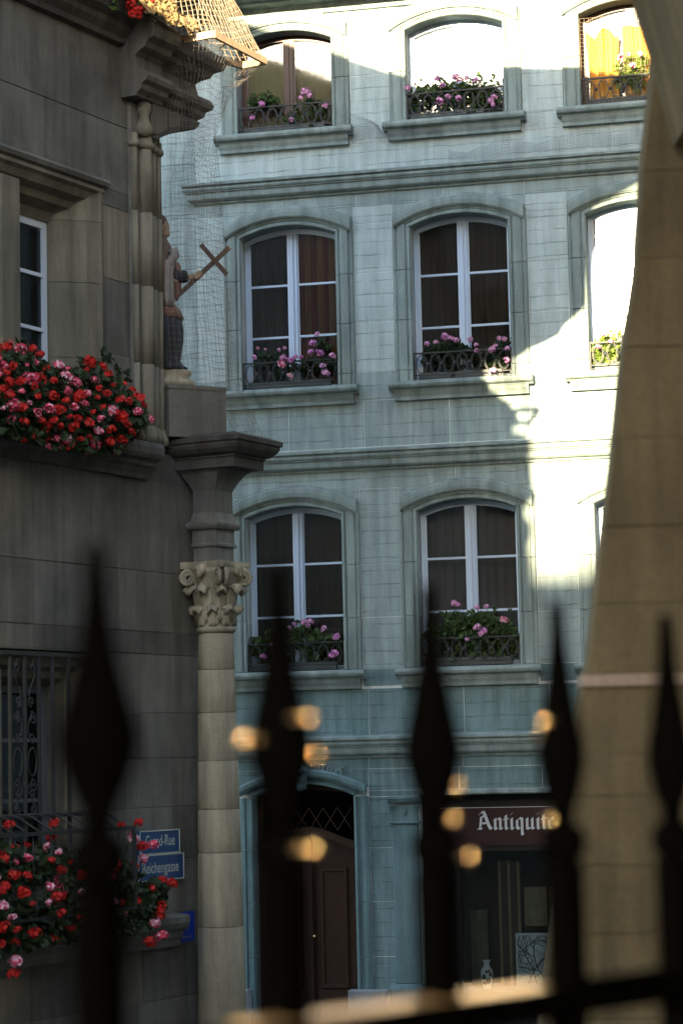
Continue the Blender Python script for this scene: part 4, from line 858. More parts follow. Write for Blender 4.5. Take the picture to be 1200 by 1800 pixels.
# palm and fingers closed round the shaft of the cross
pc = sv(343, 484); mb.blob((pc[0] - .015, AY - .012, pc[1]), (.040, .022, .034), 12, 8)
c0, c1 = sv(315, 514), sv(407, 431); cdx, cdz = (c1[0] - c0[0]), (c1[1] - c0[1]); cl = math.hypot(cdx, cdz); cdx /= cl; cdz /= cl
hx, hz = sv(349, 483); hy = AY - .02
for f_ in range(4):
    o = (f_ - 1.5) * .0175; bx, bz = hx - cdx * o * 0 + cdx * o, hz + cdz * o
    nx, nz_ = -cdz, cdx; L = (.9, 1.0, .97, .8)[f_]
    pts = [(bx - .030, hy - .012, bz + .012), (bx - .004, hy - .030, bz + .022), (bx + .018, hy - .026, bz + .004), (bx + .016, hy - .004, bz - .014 * L), (bx - .002, hy + .006, bz - .018 * L)]
    chain(mb, pts, [.0105, .0100, .0095, .0085, .006], 7)
chain(mb, [(hx - .034, hy - .006, hz - .006), (hx - .018, hy - .03, hz - .020), (hx + .002, hy - .034, hz - .018), (hx + .014, hy - .030, hz - .006)], [.013, .012, .010, .007], 7)
body = put(mb, 'body', 'skin_paint', ST, True)
md = body.modifiers.new('remesh', 'REMESH'); md.mode = 'VOXEL'; md.voxel_size = .0065; md.use_smooth_shade = True
ms = body.modifiers.new('smooth', 'SMOOTH'); ms.iterations = 2; ms.factor = .5
mb = MB(); x, z = sv(275, 383); mb.blob((x, SY, z + .012), (.092, .088, .088), 16, 12); x, z = sv(271, 400); mb.blob((x, SY, z), (.06, .085, .10), 14, 10)
put(mb, 'hair', 'cloak', ST, True)
mb = MB(); loft(mb, [ring(280, 404, 11, .08), ring(282, 420, 17, .14), ring(283, 436, 24, .185), ring(283, 455, 27, .20), ring(281, 480, 23, .20), ring(280, 510, 20, .19), ring(280, 535, 20, .18)], 40, 9, .05)
put(mb, 'cloak', 'cloak', ST, True)
mb = MB()   # grey hanging front fold of the cloak, from the shoulder down
fold = [(305, 434, 9), (309, 444, 9), (301, 455, 9), (300, 475, 8), (300, 500, 7.5), (300, 520, 6.5), (299, 536, 5)]
chain(mb, [(sv(a, b)[0], AY - .05, sv(a, b)[1]) for a, b, c in fold], [c / 222 for a, b, c in fold], 10)
chain(mb, [(sv(a - 5, b)[0], AY - .075, sv(a, b)[1]) for a, b, c in fold[2:]], [c / 260 for a, b, c in fold[2:]], 8)
put(mb, 'cloak_fold', 'cloak_grey', ST, True)
mb = MB(); fl = [(312, 457, 3), (313, 465, 6), (313, 485, 6.5), (313, 505, 6), (311, 518, 4.5), (310, 526, 2)]
chain(mb, [(sv(a, b)[0], AY - .02, sv(a, b)[1]) for a, b, c in fl], [c / 222 for a, b, c in fl], 10); put(mb, 'sleeve_drape', 'tunic_red', ST, True)
mb = MB(); a_ = sv(316, 483); b_ = sv(330, 482); chain(mb, [(sv(300, 470)[0], AY - .02, sv(300, 470)[1]), (a_[0] - .02, AY - .03, a_[1]), (a_[0] + .03, AY - .03, a_[1]), (b_[0], AY - .025, b_[1])], [.05, .05, .052, .047], 12); put(mb, 'cuff', 'skirt_blue', ST, True)
mb = MB(); loft(mb, [ring(288, 530, 18, .15), ring(291, 540, 24, .17), ring(293, 552, 27, .18), ring(293, 557, 25, .17)], 44, 11, .06); put(mb, 'tunic', 'tunic_red', ST, True)
mb = MB(); loft(mb, [ring(290, 552, 26, .17), ring(291, 570, 28.5, .19), ring(291, 592, 28.5, .19), ring(290, 615, 26, .18), ring(289, 632, 24, .17), ring(291, 641, 29, .18), ring(292, 649, 33, .19)], 54, 10, .055); put(mb, 'skirt', 'skirt_blue', ST, True)
mb = MB(); x, z = sv(312, 646); mb.blob((x, SY - .05, z), (.07, .035, .025), 12, 8); mb.blob((x - .02, SY + .06, z), (.07, .035, .025), 12, 8); put(mb, 'shoe', 'skirt_blue', ST, True)
XR = thing('cross', 'plain brown wooden cross held up at a slant in the statue hand', 'cross', 'W', (sv(349, 483)[0], -AY, sv(349, 483)[1]))
def beam(mb, p, q, wd_, dp, y):
    dx, dz = q[0] - p[0], q[1] - p[1]; l_ = math.hypot(dx, dz); nx, nz_ = -dz / l_ * wd_ / 2, dx / l_ * wd_ / 2
    mb.poly([(p[0] - nx, p[1] - nz_), (q[0] - nx, q[1] - nz_), (q[0] + nx, q[1] + nz_), (p[0] + nx, p[1] + nz_)], -(y + dp / 2), -(y - dp / 2))
mb = MB(); beam(mb, sv(313, 516), sv(406, 431), .036, .022, AY - .02); put(mb, 'long_beam', 'cross_wood', XR)
mb = MB(); beam(mb, sv(355, 426), sv(400, 481), .036, .018, AY - .0335 + .0335 - .041 + .0); put(mb, 'cross_beam', 'cross_wood', XR)

# ------------------------------------------------------------ bird netting
def net(rows, n_between, mbw, r_, pitch_u, wob=.006, seed=0, sides=3, drop=0):
    # rows: list of guide polylines (lists of Vector) with equal counts -> knotted net surface
    rg = random.Random(seed)
    def resample(poly, n):
        L = [0]
        for a, b in zip(poly, poly[1:]): L.append(L[-1] + (b - a).length)
        out = []
        for i in range(n):
            d = L[-1] * i / (n - 1)
            for k_ in range(len(poly) - 1):
                if d <= L[k_ + 1] + 1e-9:
                    t = (d - L[k_]) / max(1e-9, L[k_ + 1] - L[k_]); out.append(poly[k_].lerp(poly[k_ + 1], t)); break
        return out
    n = max(4, int(max(sum((b - a).length for a, b in zip(p, p[1:])) for p in rows) / pitch_u)); rs = [resample(p, n) for p in rows]
    grid = []
    for k_ in range(len(rs) - 1):
        for j in range(n_between[k_]):
            t = j / n_between[k_]; t2 = t; grid.append([a.lerp(b, t2) for a, b in zip(rs[k_], rs[k_ + 1])])
    grid.append(rs[-1])
    for row in grid:
        for i in range(n): row[i] = row[i] + Vector((noise.noise(row[i] * 5 + Vector((seed, 0, 0))), noise.noise(row[i] * 5 + Vector((0, seed, 3))), noise.noise(row[i] * 4 + Vector((3, 0, seed))))) * wob * 2.5 + Vector((rg.uniform(-1, 1), rg.uniform(-1, 1), rg.uniform(-1, 1))) * wob * .35
    for row in grid: mbw.tube([(p.x, p.y, p.z) for p in row], r_, sides)
    for i in range(n): mbw.tube([(grid[k_][i].x, grid[k_][i].y, grid[k_][i].z) for k_ in range(len(grid))], r_, sides)
V3 = lambda s_, w_, z: Vector((s_, -w_, z))
NF = thing('net_frame', 'weathered wooden frame holding the bird netting out over the statue niche', 'frame', 'L', (-.1, .25, 5.76))
fz = 5.77
for (a_, b_) in (((-.50, .0, 0), (-.50, .50, 0)), ((-.50, .50, 0), (.31, .50, -.02)), ((.31, .50, -.02), (.31, .28, -.02)), ((.31, .28, -.02), (-.2, .06, 0))):
    A_ = V3(a_[0] + .05, a_[1] + .05, fz + a_[2]); B_ = V3(b_[0] + .05, b_[1] + .05, fz + b_[2]); mb = MB(); d = (B_ - A_).normalized(); nn = Vector((-d.y, d.x, 0)) * .014; up = Vector((0, 0, .028))
    dark = a_[1] == .28; mb.add([A_ - nn - up, A_ + nn - up, A_ + nn + up, A_ - nn + up, B_ - nn - up, B_ + nn - up, B_ + nn + up, B_ - nn + up], [(0, 1, 2, 3), (7, 6, 5, 4), (0, 4, 5, 1), (1, 5, 6, 2), (2, 6, 7, 3), (3, 7, 4, 0)]); put(mb, 'board', 'eave_wood' if dark else 'board', NF)
V3 = lambda s_, w_, z: Vector((s_ + .05, -w_ - .05, z))
mb = MB()
net([[V3(-.50, .02, 5.79), V3(-.50, .50, 5.79), V3(.31, .50, 5.77), V3(.31, .28, 5.77), V3(.1, .1, 5.77)],
     [V3(-.47, -.0, 6.12), V3(-.42, .30, 6.12), V3(.18, .36, 6.12), V3(.18, .2, 6.1), V3(.0, .05, 6.1)],
     [V3(-.38, -.0, 6.55), V3(-.3, .2, 6.55), V3(.08, .22, 6.55), V3(.08, .15, 6.5), V3(.0, .05, 6.5)]], [7, 9], mb, .0024, .052, .006, 1)
o = solo(mb, 'bird_net', 'cord', 'sunlit beige bird netting stretched above the wooden frame', 'net', 'L', (0, .3, 5.8))
mb = MB()
net([[V3(-.50, .02, 5.75), V3(-.50, .50, 5.75), V3(.31, .50, 5.73), V3(.31, .28, 5.73)],
     [V3(-.52, .10, 5.52), V3(-.45, .37, 5.52), V3(.10, .36, 5.48), V3(.12, .16, 5.48)],
     [V3(-.60, .12, 5.22), V3(-.45, .28, 5.22), V3(-.02, .27, 5.2), V3(.03, .0, 5.2)],
     [V3(-.63, .12, 4.80), V3(-.45, .24, 4.80), V3(-.02, .24, 4.8), V3(.02, -.25, 4.8)],
     [V3(-.64, .12, 4.20), V3(-.42, .26, 4.20), V3(.00, .26, 4.2), V3(.05, -.30, 4.2)],
     [V3(-.64, .12, 3.60), V3(-.40, .30, 3.60), V3(.06, .30, 3.6), V3(.12, -.30, 3.6)],
     [V3(-.60, .12, 2.98), V3(-.36, .34, 2.98), V3(.12, .34, 2.98), V3(.20, -.30, 2.98)],
     [V3(-.56, .14, 2.62), V3(-.30, .50, 2.62), V3(.20, .50, 2.62), V3(.26, -.20, 2.62)]], [5, 6, 8, 11, 11, 12, 7], mb, .0012, .050, .008, 2)
solo(mb, 'bird_net', 'cord_grey', 'thin grey bird netting hanging round the statue down to the ledge', 'net', 'L', (0, .2, 2.6))
def crumple(u0, u1, v0, v1, seed, label, w0=.06, pitch=.035, r_=.0016, amp=.05, lift=None):
    mb = MB(); nu = int((u1 - u0) / pitch); nv = int((v1 - v0) / pitch); g = []
    for j in range(nv + 1):
        row = []
        for i in range(nu + 1):
            u = u0 + pitch * i; v = v0 + pitch * j * (.72 + .5 * noise.noise(Vector((u * 2.2, seed, 0)))) + .05 * noise.noise(Vector((u * 3, seed, 5)))
            if lift: v += lift(u)
            q = Vector((u * 5, v * 6, seed)); row.append((u + amp * .7 * noise.noise(q), -(w0 + abs(amp * noise.noise(q + Vector((9, 0, 0))))), v + amp * .7 * noise.noise(q + Vector((0, 7, 0)))))
        g.append(row)
    for row in g: mb.tube(row, r_, 3)
    for i in range(nu + 1): mb.tube([g[j][i] for j in range(nv + 1)], r_, 3)
    solo(mb, 'wire_mesh', 'wire', label, 'wire mesh', 'F', ((u0 + u1) / 2, w0, v0))
crumple(.16, .66, 7.22, 7.56, 1, 'crumpled wire mesh bunched between two attic window sills', .05, .028, .0012, .09, lambda u: .06 * math.sin((u - .16) * 7))
crumple(.66, 1.35, 7.22, 7.40, 4, 'crumpled wire mesh hanging over the middle attic sill', .10, .030, .0011, .07)
crumple(1.40, 2.60, 6.93, 7.14, 8, 'long roll of wire mesh lying along the upper cornice', .06, .028, .0012, .07)
crumple(2.60, 3.9, 6.93, 7.22, 12, 'wire mesh standing at the right end of the upper cornice', .05, .030, .0011, .05)
mb = MB(); rr = random.Random(5)
net([[Vector((2.96, .01, 7.46)), Vector((4.10, .01, 7.46))], [Vector((2.96, .01, 8.50)), Vector((4.10, .01, 8.50))]], [22], mb, .0022, .046, .003, 5)
solo(mb, 'window_net', 'cord', 'knotted bird net stretched across the right-hand attic window', 'net', 'F', (3.5, -.01, 7.46))

# ------------------------------------------------------------ geraniums
def head_mesh(name, mats, seed, R0=.043, nf=19):
    R0 = (.046, .036, .042)[seed % 3]; nf = (22, 12, 17)[seed % 3]; rg = random.Random(seed); mb = MB()
    for k_ in range(nf):
        z = 1 - 1.45 * (k_ + .5) / nf; q = k_ * 2.39996 + seed; r_ = math.sqrt(max(0, 1 - z * z)); d = Vector((r_ * math.cos(q), r_ * math.sin(q), z)); d = (d + Vector((rg.uniform(-.2, .2),) * 3)).normalized()
        c = d * R0 * rg.uniform(.55, 1.15); c.z *= .8; e1 = d.orthogonal().normalized(); e2 = d.cross(e1); rot = rg.uniform(0, 6); pr = rg.uniform(.015, .026)
        for p_ in range(5):
            a_ = rot + p_ * 2 * math.pi / 5; di = e1 * math.cos(a_) + e2 * math.sin(a_); sd_ = d.cross(di)
            mb.cm = (0 if p_ < (4 if 'pink' in mats[0] else 3) else len(mats) - 1) if len(mats) > 1 else 0
            mb.add([c, c + di * pr * .6 + sd_ * pr * .42 + d * .004, c + di * pr * 1.1 + d * rg.uniform(-.004, .008), c + di * pr * .6 - sd_ * pr * .42 + d * .004], [(0, 1, 2, 3)])
    return mb.mesh('flower_head', mats)
HEADS = {'red': [head_mesh('h', ['petal_red'], i) for i in (1, 2, 3, 13)], 'pink': [head_mesh('h', ['petal_pink', 'petal_white'], i) for i in (4, 5, 15)], 'white': [head_mesh('h', ['petal_white', 'petal_pink'], i) for i in (6, 7)],
         'mauve': [head_mesh('h', ['petal_mauve', 'petal_white'], i) for i in (8, 9, 19)], 'lilac': [head_mesh('h', ['petal_mauve'], i) for i in (10, 11, 12)], 'salmon': [head_mesh('h', ['petal_salmon', 'petal_white'], 12)]}
def add_leaf(mb, c, nrm, r_):
    nrm = nrm.normalized(); e1 = nrm.orthogonal().normalized(); q = rnd(0, 6); a_ = e1 * math.cos(q) + nrm.cross(e1) * math.sin(q); b_ = nrm.cross(a_)
    pts = [c - nrm * r_ * .25]; n = 7
    for j in range(n):
        t = -2.6 + 5.2 * j / (n - 1); k_ = r_ * (1 + (.12 if j % 2 else -.08)); pts.append(c + a_ * k_ * math.cos(t) + b_ * k_ * math.sin(t) + nrm * rnd(-.1, .12) * r_)
    mb.add(pts, [(0, j, j + 1) for j in range(1, n)])
def flower_box(fr, label, boxd, heads, leaves, lrad, group, dark='leaf', boxmat='zinc', stems=None, seed=1):
    (u0, u1, w0, w1, z0, z1) = boxd; T = thing('flower_box', label, 'flower box', fr, ((u0 + u1) / 2, (w0 + w1) / 2, z0), group)
    mb = MB(); t = .012
    if boxmat:
        mb.box(u0, u1, w0, w1, z0, z0 + t); mb.box(u0, u1, w1 - t, w1, z0 + t, z1); mb.box(u0, u1, w0, w0 + t, z0 + t, z1); mb.box(u0, u0 + t, w0 + t, w1 - t, z0 + t, z1); mb.box(u1 - t, u1, w0 + t, w1 - t, z0 + t, z1); mb.box(u0 + t, u1 - t, w0 + t, w1 - t, z0 + t, z1 - .02); put(mb, 'box', boxmat, T)
    mb = MB(); st = MB()
    for c in leaves: 
        nrm = Vector((rnd(-1, 1), -abs(rnd(.1, 1.3)), rnd(-.2, 1.2))); add_leaf(mb, Vector((c[0], -c[1], c[2])), nrm, lrad * rnd(.6, 1.25))
    o = put(mb, 'foliage', dark, T); o['kind'] = 'stuff'
    for (c, kind, sc_) in heads:
        b_ = (c[0] + rnd(-.06, .06), w0 + (w1 - w0) * .5, z1 - .02); st.tube([(b_[0], -b_[1], min(b_[2], c[2] + .1)), ((b_[0] + c[0]) / 2 + rnd(-.02, .02), -(b_[1] * .4 + c[1] * .6), (b_[2] * .3 + c[2] * .7) + .01), (c[0], -c[1], c[2] - .01)], .0028, 3)
        o = link('flower_head', random.choice(HEADS[kind]), T); og = ORG[T.name]; o.location = (c[0] - og[0], -c[1] - og[1], c[2] - og[2]); o.rotation_euler = (rnd(.1, .9), rnd(-.5, .5), rnd(0, 6.28)); o.scale = (sc_ * rnd(.8, 1.15),) * 3
    if stems:
        for s_ in stems: st.tube([(a, -b, c) for a, b, c in s_], .003, 3)
    o = put(st, 'stems', 'stem', T); o['kind'] = 'stuff'
    return T
# inverse of the facade projection, used to read off flower positions once
def FP(px, py, w_=0):
    d = P(px, py, 1.0); nx, ny = math.sin(TF), math.cos(TF); k_ = (28 * math.cos(TF) - w_) / (d.x * nx + d.y * ny); p = d * k_
    return p.x * math.cos(TF) - (p.y - 28) * math.sin(TF), w_, p.z
def cluster(pts, n, spread, squash=.7):
    out = []
    for _ in range(n):
        c = random.choice(pts); r_ = c[3] if len(c) > 3 else spread
        out.append((c[0] + random.gauss(0, r_), c[1] + random.gauss(0, r_ * squash * .6), c[2] + random.gauss(0, r_ * squash)))
    return out
GF = 'geranium boxes on the town house sills'
def sill_plants(ci, ri, heads_px, leaf_px, nleaf, label, dark='leaf', wf=.03, spread=.055, box=True, trim=(.05, .12), lrad=.034):
    a, b = COLS[ci]; v0 = ROWS[ri][0]
    hs = [(FP(px, py, wf + .03), kd, s_) for px, py, kd, s_ in heads_px]; lp = [(*FP(px, py, wf - .11), (r_ / 152 if r_ else spread)) for px, py, r_ in leaf_px]
    return flower_box('F', label, (a + trim[0], b - trim[1], -.16, -.05, v0 + .012, v0 + .10), hs, cluster(lp, nleaf, spread), lrad, GF, dark, 'zinc' if box else 'zinc')
sill_plants(0, 2, [(460, 183, 'lilac', 1.0), (444, 207, 'lilac', .8), (512, 210, 'mauve', .8), (537, 161, 'mauve', 1.1), (544, 168, 'mauve', 1.0), (528, 172, 'mauve', .9), (572, 186, 'mauve', .8)], [(462, 175, 8), (480, 178, 7), (445, 180, 6), (515, 205, 10), (560, 195, 14), (548, 180, 7)], 210, 'window box with a few pink geraniums before the brown-framed attic window')
sill_plants(1, 2, [(716, 155, 'mauve', 1.0), (768, 138, 'mauve', .9), (778, 150, 'mauve', .9), (800, 134, 'mauve', 1.0), (808, 140, 'pink', .8), (820, 137, 'mauve', .9), (836, 141, 'mauve', .9), (787, 170, 'mauve', .9), (805, 172, 'mauve', .9), (773, 178, 'mauve', .8), (862, 178, 'mauve', 1.1), (868, 172, 'mauve', 1.0), (866, 184, 'mauve', .9)], [(745, 160, 12), (765, 165, 14), (790, 158, 14), (815, 160, 14), (840, 155, 14), (860, 165, 12), (790, 180, 12), (830, 180, 14), (858, 188, 10), (730, 180, 10)], 560, 'full window box of pink geraniums before the bright middle attic window')
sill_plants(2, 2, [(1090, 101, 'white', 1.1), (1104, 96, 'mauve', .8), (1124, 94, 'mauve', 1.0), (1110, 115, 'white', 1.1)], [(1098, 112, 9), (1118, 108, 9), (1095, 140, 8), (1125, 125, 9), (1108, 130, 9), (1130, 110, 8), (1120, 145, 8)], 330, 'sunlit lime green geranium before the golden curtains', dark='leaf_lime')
sill_plants(0, 1, [(558, 588, 'mauve', .95), (549, 603, 'lilac', .95), (546, 619, 'lilac', .9), (562, 620, 'lilac', .95), (584, 625, 'mauve', 1.0), (567, 643, 'mauve', 1.05), (573, 655, 'mauve', 1.0), (497, 628, 'mauve', .8), (509, 633, 'lilac', 1.1), (495, 640, 'white', .95), (519, 628, 'lilac', .85), (529, 628, 'lilac', .8), (510, 661, 'salmon', 1.0), (447, 628, 'mauve', .6), (490, 615, 'mauve', .5), (500, 612, 'mauve', .5), (453, 612, 'white', .4), (466, 614, 'white', .4)], [(565, 608, 5), (574, 612, 5), (520, 645, 9), (535, 650, 8), (570, 640, 8), (585, 645, 6), (500, 650, 8), (550, 640, 8), (480, 630, 6), (460, 628, 6)], 230, 'window box with round lilac geranium balls before the red striped curtain', 'leaf_dark')
sill_plants(1, 1, [(750, 604, 'mauve', .8), (766, 601, 'mauve', .6), (781, 592, 'mauve', 1.0), (793, 595, 'mauve', .8), (802, 598, 'mauve', .9), (826, 597, 'mauve', .8), (836, 606, 'mauve', .8), (837, 616, 'mauve', .8), (877, 595, 'mauve', .9), (886, 596, 'mauve', .9), (864, 614, 'mauve', .9), (870, 608, 'mauve', .8), (891, 613, 'mauve', .8), (890, 632, 'mauve', .9), (862, 652, 'mauve', .9), (868, 650, 'mauve', .8)], [(790, 608, 9), (770, 615, 10), (810, 612, 10), (870, 625, 12), (885, 605, 8), (858, 640, 12), (880, 640, 10), (820, 625, 10), (760, 625, 8), (800, 640, 12)], 420, 'window box of spidery pink geraniums in the middle second-floor window', 'leaf_dark')
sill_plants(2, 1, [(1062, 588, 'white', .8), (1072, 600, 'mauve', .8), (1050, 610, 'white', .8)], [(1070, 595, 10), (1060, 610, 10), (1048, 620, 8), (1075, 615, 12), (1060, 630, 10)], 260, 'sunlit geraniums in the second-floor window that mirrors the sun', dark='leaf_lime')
sill_plants(0, 0, [(478, 1133, 'lilac', .8), (463, 1154, 'lilac', .9), (517, 1097, 'mauve', .7), (534, 1094, 'mauve', .9), (545, 1092, 'mauve', .9), (541, 1100, 'mauve', .8), (569, 1105, 'mauve', .8), (591, 1119, 'lilac', .9), (588, 1148, 'lilac', 1.0), (584, 1153, 'lilac', .9), (509, 1103, 'mauve', .5)], [(525, 1110, 10), (540, 1118, 12), (560, 1125, 12), (455, 1135, 9), (450, 1145, 7), (575, 1130, 10), (515, 1130, 12), (590, 1130, 6), (550, 1145, 14), (480, 1120, 8)], 430, 'window box of lilac geraniums above the house door')
sill_plants(1, 0, [(798, 1060, 'mauve', .9), (804, 1063, 'lilac', .7), (838, 1068, 'mauve', .7), (854, 1066, 'mauve', .8), (885, 1090, 'white', .9), (838, 1102, 'mauve', 1.0), (850, 1108, 'lilac', 1.0), (846, 1113, 'mauve', .9), (820, 1124, 'mauve', .7), (758, 1130, 'mauve', .5)], [(800, 1090, 12), (790, 1110, 14), (815, 1110, 14), (835, 1090, 10), (855, 1090, 12), (870, 1110, 14), (890, 1110, 12), (850, 1125, 16), (895, 1130, 10), (810, 1130, 16), (870, 1140, 14), (760, 1120, 8)], 800, 'bushy window box of geraniums above the shop sign', 'leaf')
# trailing grasses with small flowers in the window with the striped curtain are part of that box
def LP(px, py, w_):
    d = P(px, py, 1.0); n_ = Vector((math.cos(TL), -math.sin(TL), 0)); a_ = Vector((math.sin(TL), math.cos(TL), 0)); o2 = Vector((OL.x, OL.y, 0))
    k_ = (w_ + o2.dot(n_)) / d.dot(n_); p = d * k_; return (Vector((p.x, p.y, 0)) - o2).dot(a_), w_, p.z
def mass(region, n, wr, kinds, gap):
    out = []; tries = 0
    while len(out) < n and tries < 20000:
        tries += 1; x = rnd(region[0], region[1]); lo, hi = region[2](x), region[3](x); y = rnd(lo, hi)
        if all((x - q[0]) ** 2 + (y - q[1]) ** 2 > gap ** 2 for q in out): out.append((x, y))
    res = []
    for x, y in out:
        w_ = wr[0] + (wr[1] - wr[0]) * (.45 + .55 * math.sin(math.pi * min(1, max(0, (y - region[2](x)) / max(1, region[3](x) - region[2](x)))))) ; w_ += rnd(-.03, .03)
        v = noise.noise(Vector((x * .03, y * .03, 3))) + rnd(-.35, .35); kd = kinds[0] if v > -.1 else (kinds[1] if v > -.38 else kinds[2])
        res.append(((*LP(x, y, w_),), kd, rnd(.5, 1.1)))
    return res, out
def interp(tab): 
    def f(x):
        if x <= tab[0][0]: return tab[0][1]
        for (a, b), (c, d) in zip(tab, tab[1:]):
            if x <= c: return b + (d - b) * (x - a) / (c - a)
        return tab[-1][1]
    return f
top = interp([(-120, 600), (0, 607), (60, 612), (100, 640), (165, 630), (190, 640), (215, 668), (250, 705), (262, 725)]); bot = interp([(-120, 745), (0, 765), (70, 782), (120, 795), (215, 800), (232, 770), (262, 738)])
hs, _ = mass((-110, 262, top, bot), 135, (.12, .42), ('red', 'pink', 'white'), 15)
lv = []
for _i in range(3300):
    x = rnd(-110, 258); y = rnd(top(x) + 12, bot(x) - 2); w_ = rnd(.02, .36); lv.append(LP(x, y, w_))
for c in ((40, 610), (150, 640), (185, 630), (215, 660)): 
    for _i in range(16): lv.append(LP(c[0] + rnd(-14, 14), c[1] + rnd(-14, 14), .2))
lv = [p for p in lv if not (p[1] < .1 and p[2] < 2.5)]
flower_box('L', 'overflowing box of red and pink geraniums under the upper mullioned window', (-3.5, -1.35, .03, .20, 2.53, 2.68), hs, lv, .034, 'geranium boxes on the corner house', 'leaf_dark')
top2 = interp([(-120, 1470), (0, 1470), (30, 1490), (60, 1480), (120, 1490), (150, 1500), (205, 1500), (240, 1530), (300, 1560)]); bot2 = interp([(-120, 1680), (0, 1680), (60, 1665), (130, 1650), (200, 1640), (260, 1640), (300, 1575)])
hs, _ = mass((-110, 205, top2, bot2), 72, (.22, .46), ('red', 'white', 'pink'), 19)
for px, py, kd in ((17, 1450, 'red'), (96, 1448, 'red'), (90, 1472, 'red'), (243, 1446, 'red'), (215, 1452, 'red'), (250, 1488, 'red'), (269, 1484, 'pink'), (233, 1474, 'white'), (252, 1508, 'white'), (237, 1522, 'red'), (267, 1560, 'red'), (286, 1547, 'red'), (301, 1553, 'red'), (238, 1583, 'red'), (214, 1587, 'red'), (217, 1605, 'pink'), (283, 1594, 'red'), (280, 1606, 'red'), (219, 1627, 'red'), (283, 1645, 'pink'), (263, 1656, 'red'), (272, 1622, 'white'), (25, 1712, 'red'), (28, 1690, 'white'), (103, 1545, 'pink'), (106, 1565, 'pink'), (102, 1578, 'red')):
    hs.append((LP(px, py, .34), kd, .95))
lv = []
for _i in range(2200):
    x = rnd(-110, 235); y = rnd(top2(x) + 5, bot2(x)); lv.append(LP(x, y, rnd(.12, .42)))
for _i in range(340):
    x = rnd(205, 290); y = rnd(top2(x), bot2(x)); lv.append(LP(x + rnd(-6, 6), y, rnd(.22, .36)))
flower_box('L', 'hanging box of red and white geraniums in the iron basket of the lower window', (-3.4, -1.35, .12, .32, -.98, -.82), hs, lv, .034, 'geranium boxes on the corner house', 'leaf_dark')
hs = [(LP(px, py, .30), 'red', 1.0) for px, py in ((232, 6), (246, 16), (224, -8), (262, 3), (238, 24))]; lv = [LP(rnd(195, 270), rnd(-40, 16), rnd(.1, .28)) for _ in range(160)]
flower_box('L', 'red geraniums on the ledge at the very top left', (-2.1, -1.5, .02, .16, 6.05, 6.18), hs, lv, .034, 'geranium boxes on the corner house', 'leaf')

# ------------------------------------------------------------ battered stone pier on the right (frame W, u=X, w=-Y)
PR = thing('stone_pier', 'ochre stone pier at the right edge, battered and out of focus', 'pier', 'W', (1.5, -7.0, GZ))
PY = 6.9
edge = [(-60, 1100), (-5, 1113), (30, 1124), (60, 1137), (90, 1139), (175, 1130), (225, 1125), (280, 1118), (350, 1115), (431, 1109), (503, 1102), (575, 1090), (655, 1081), (727, 1074), (800, 1067), (872, 1059), (926, 1052), (1000, 1043), (1089, 1033), (1169, 1024), (1186, 1020)]
edge2 = [(1186, 1017), (1206, 1017), (1225, 1014), (1300, 1003), (1400, 992), (1555, 971), (1729, 953), (1900, 938), (2300, 900)]
ef = interp(edge); ef2 = interp(edge2)
ZY = lambda y: P(1100, y, PY).z
def pier_course(y0, y1, f, mat, proj=0, seedx=0):
    ys = [y1 + (y0 - y1) * i / 4 for i in range(5)]; L = [(P(f(y), y, PY + .16).x - proj * .4, P(f(y), y, PY).z) for y in ys]; zb, zt = ZY(y1), ZY(y0); L = [(x, zb + (zt - zb) * i / 4) for i, (x, z) in enumerate(L)]
    xr = [L[0][0] + rnd(.45, .95)]; 
    while xr[-1] < 2.3: xr.append(xr[-1] + rnd(.5, .9))
    g = .0012; prev = None
    for i, x in enumerate(xr):
        mb = MB(); lf = [(a + g, min(max(z, zb + g), zt - g)) for a, z in L] if i == 0 else [(xr[i - 1] + g, zb + g), (xr[i - 1] + g, zt - g)]
        mb.poly([lf[0], (x - g, zb + g), (x - g, zt - g)] + lf[1:][::-1] if i == 0 else [lf[0], (x - g, zb + g), (x - g, zt - g), lf[1]], -PY - .16, -PY + proj + rnd(0, .006)); put(mb, 'stone', mat, PR)
ys = [-60, 120, 300, 455, 610, 770, 925, 1060, 1184]
for a, b in zip(ys, ys[1:]): pier_course(a, b, ef, 'pier')
pier_course(1184, 1206, ef2, 'pale_ledge', .018)
ys = [1206, 1325, 1398, 1520, 1640, 1790, 2000, 2300]
for a, b in zip(ys, ys[1:]): pier_course(a, b, ef2, 'pier', .008)
PB = PY + .9
core = [(P(1150, -60, PB).x, ZY(-60)), (2.9, ZY(-60)), (2.9, GZ), (P(940, 2300, PB).x, GZ), (P(940, 2300, PB).x, ZY(2300)), (P(1042, 1200, PB).x, ZY(1200)), (P(1132, 450, PB).x, ZY(450))]
mb = MB(); mb.poly(core[::-1], -PB, -PY - .008); put(mb, 'core', 'pier', PR)
mb = MB(); x0, z0 = P(1146, -10, 6.6).x, P(1146, -10, 6.6).z; x1, z1 = P(1206, 215, 6.6).x, P(1206, 215, 6.6).z
mb.poly([(x1, z1), (x1 + 1.2, z1), (x1 + 1.2, z0 + 1.0), (x0 - .35, z0 + 1.0), (x0, z0)], -6.88, -4.6); put(mb, 'arch_springer', 'pier', PR)
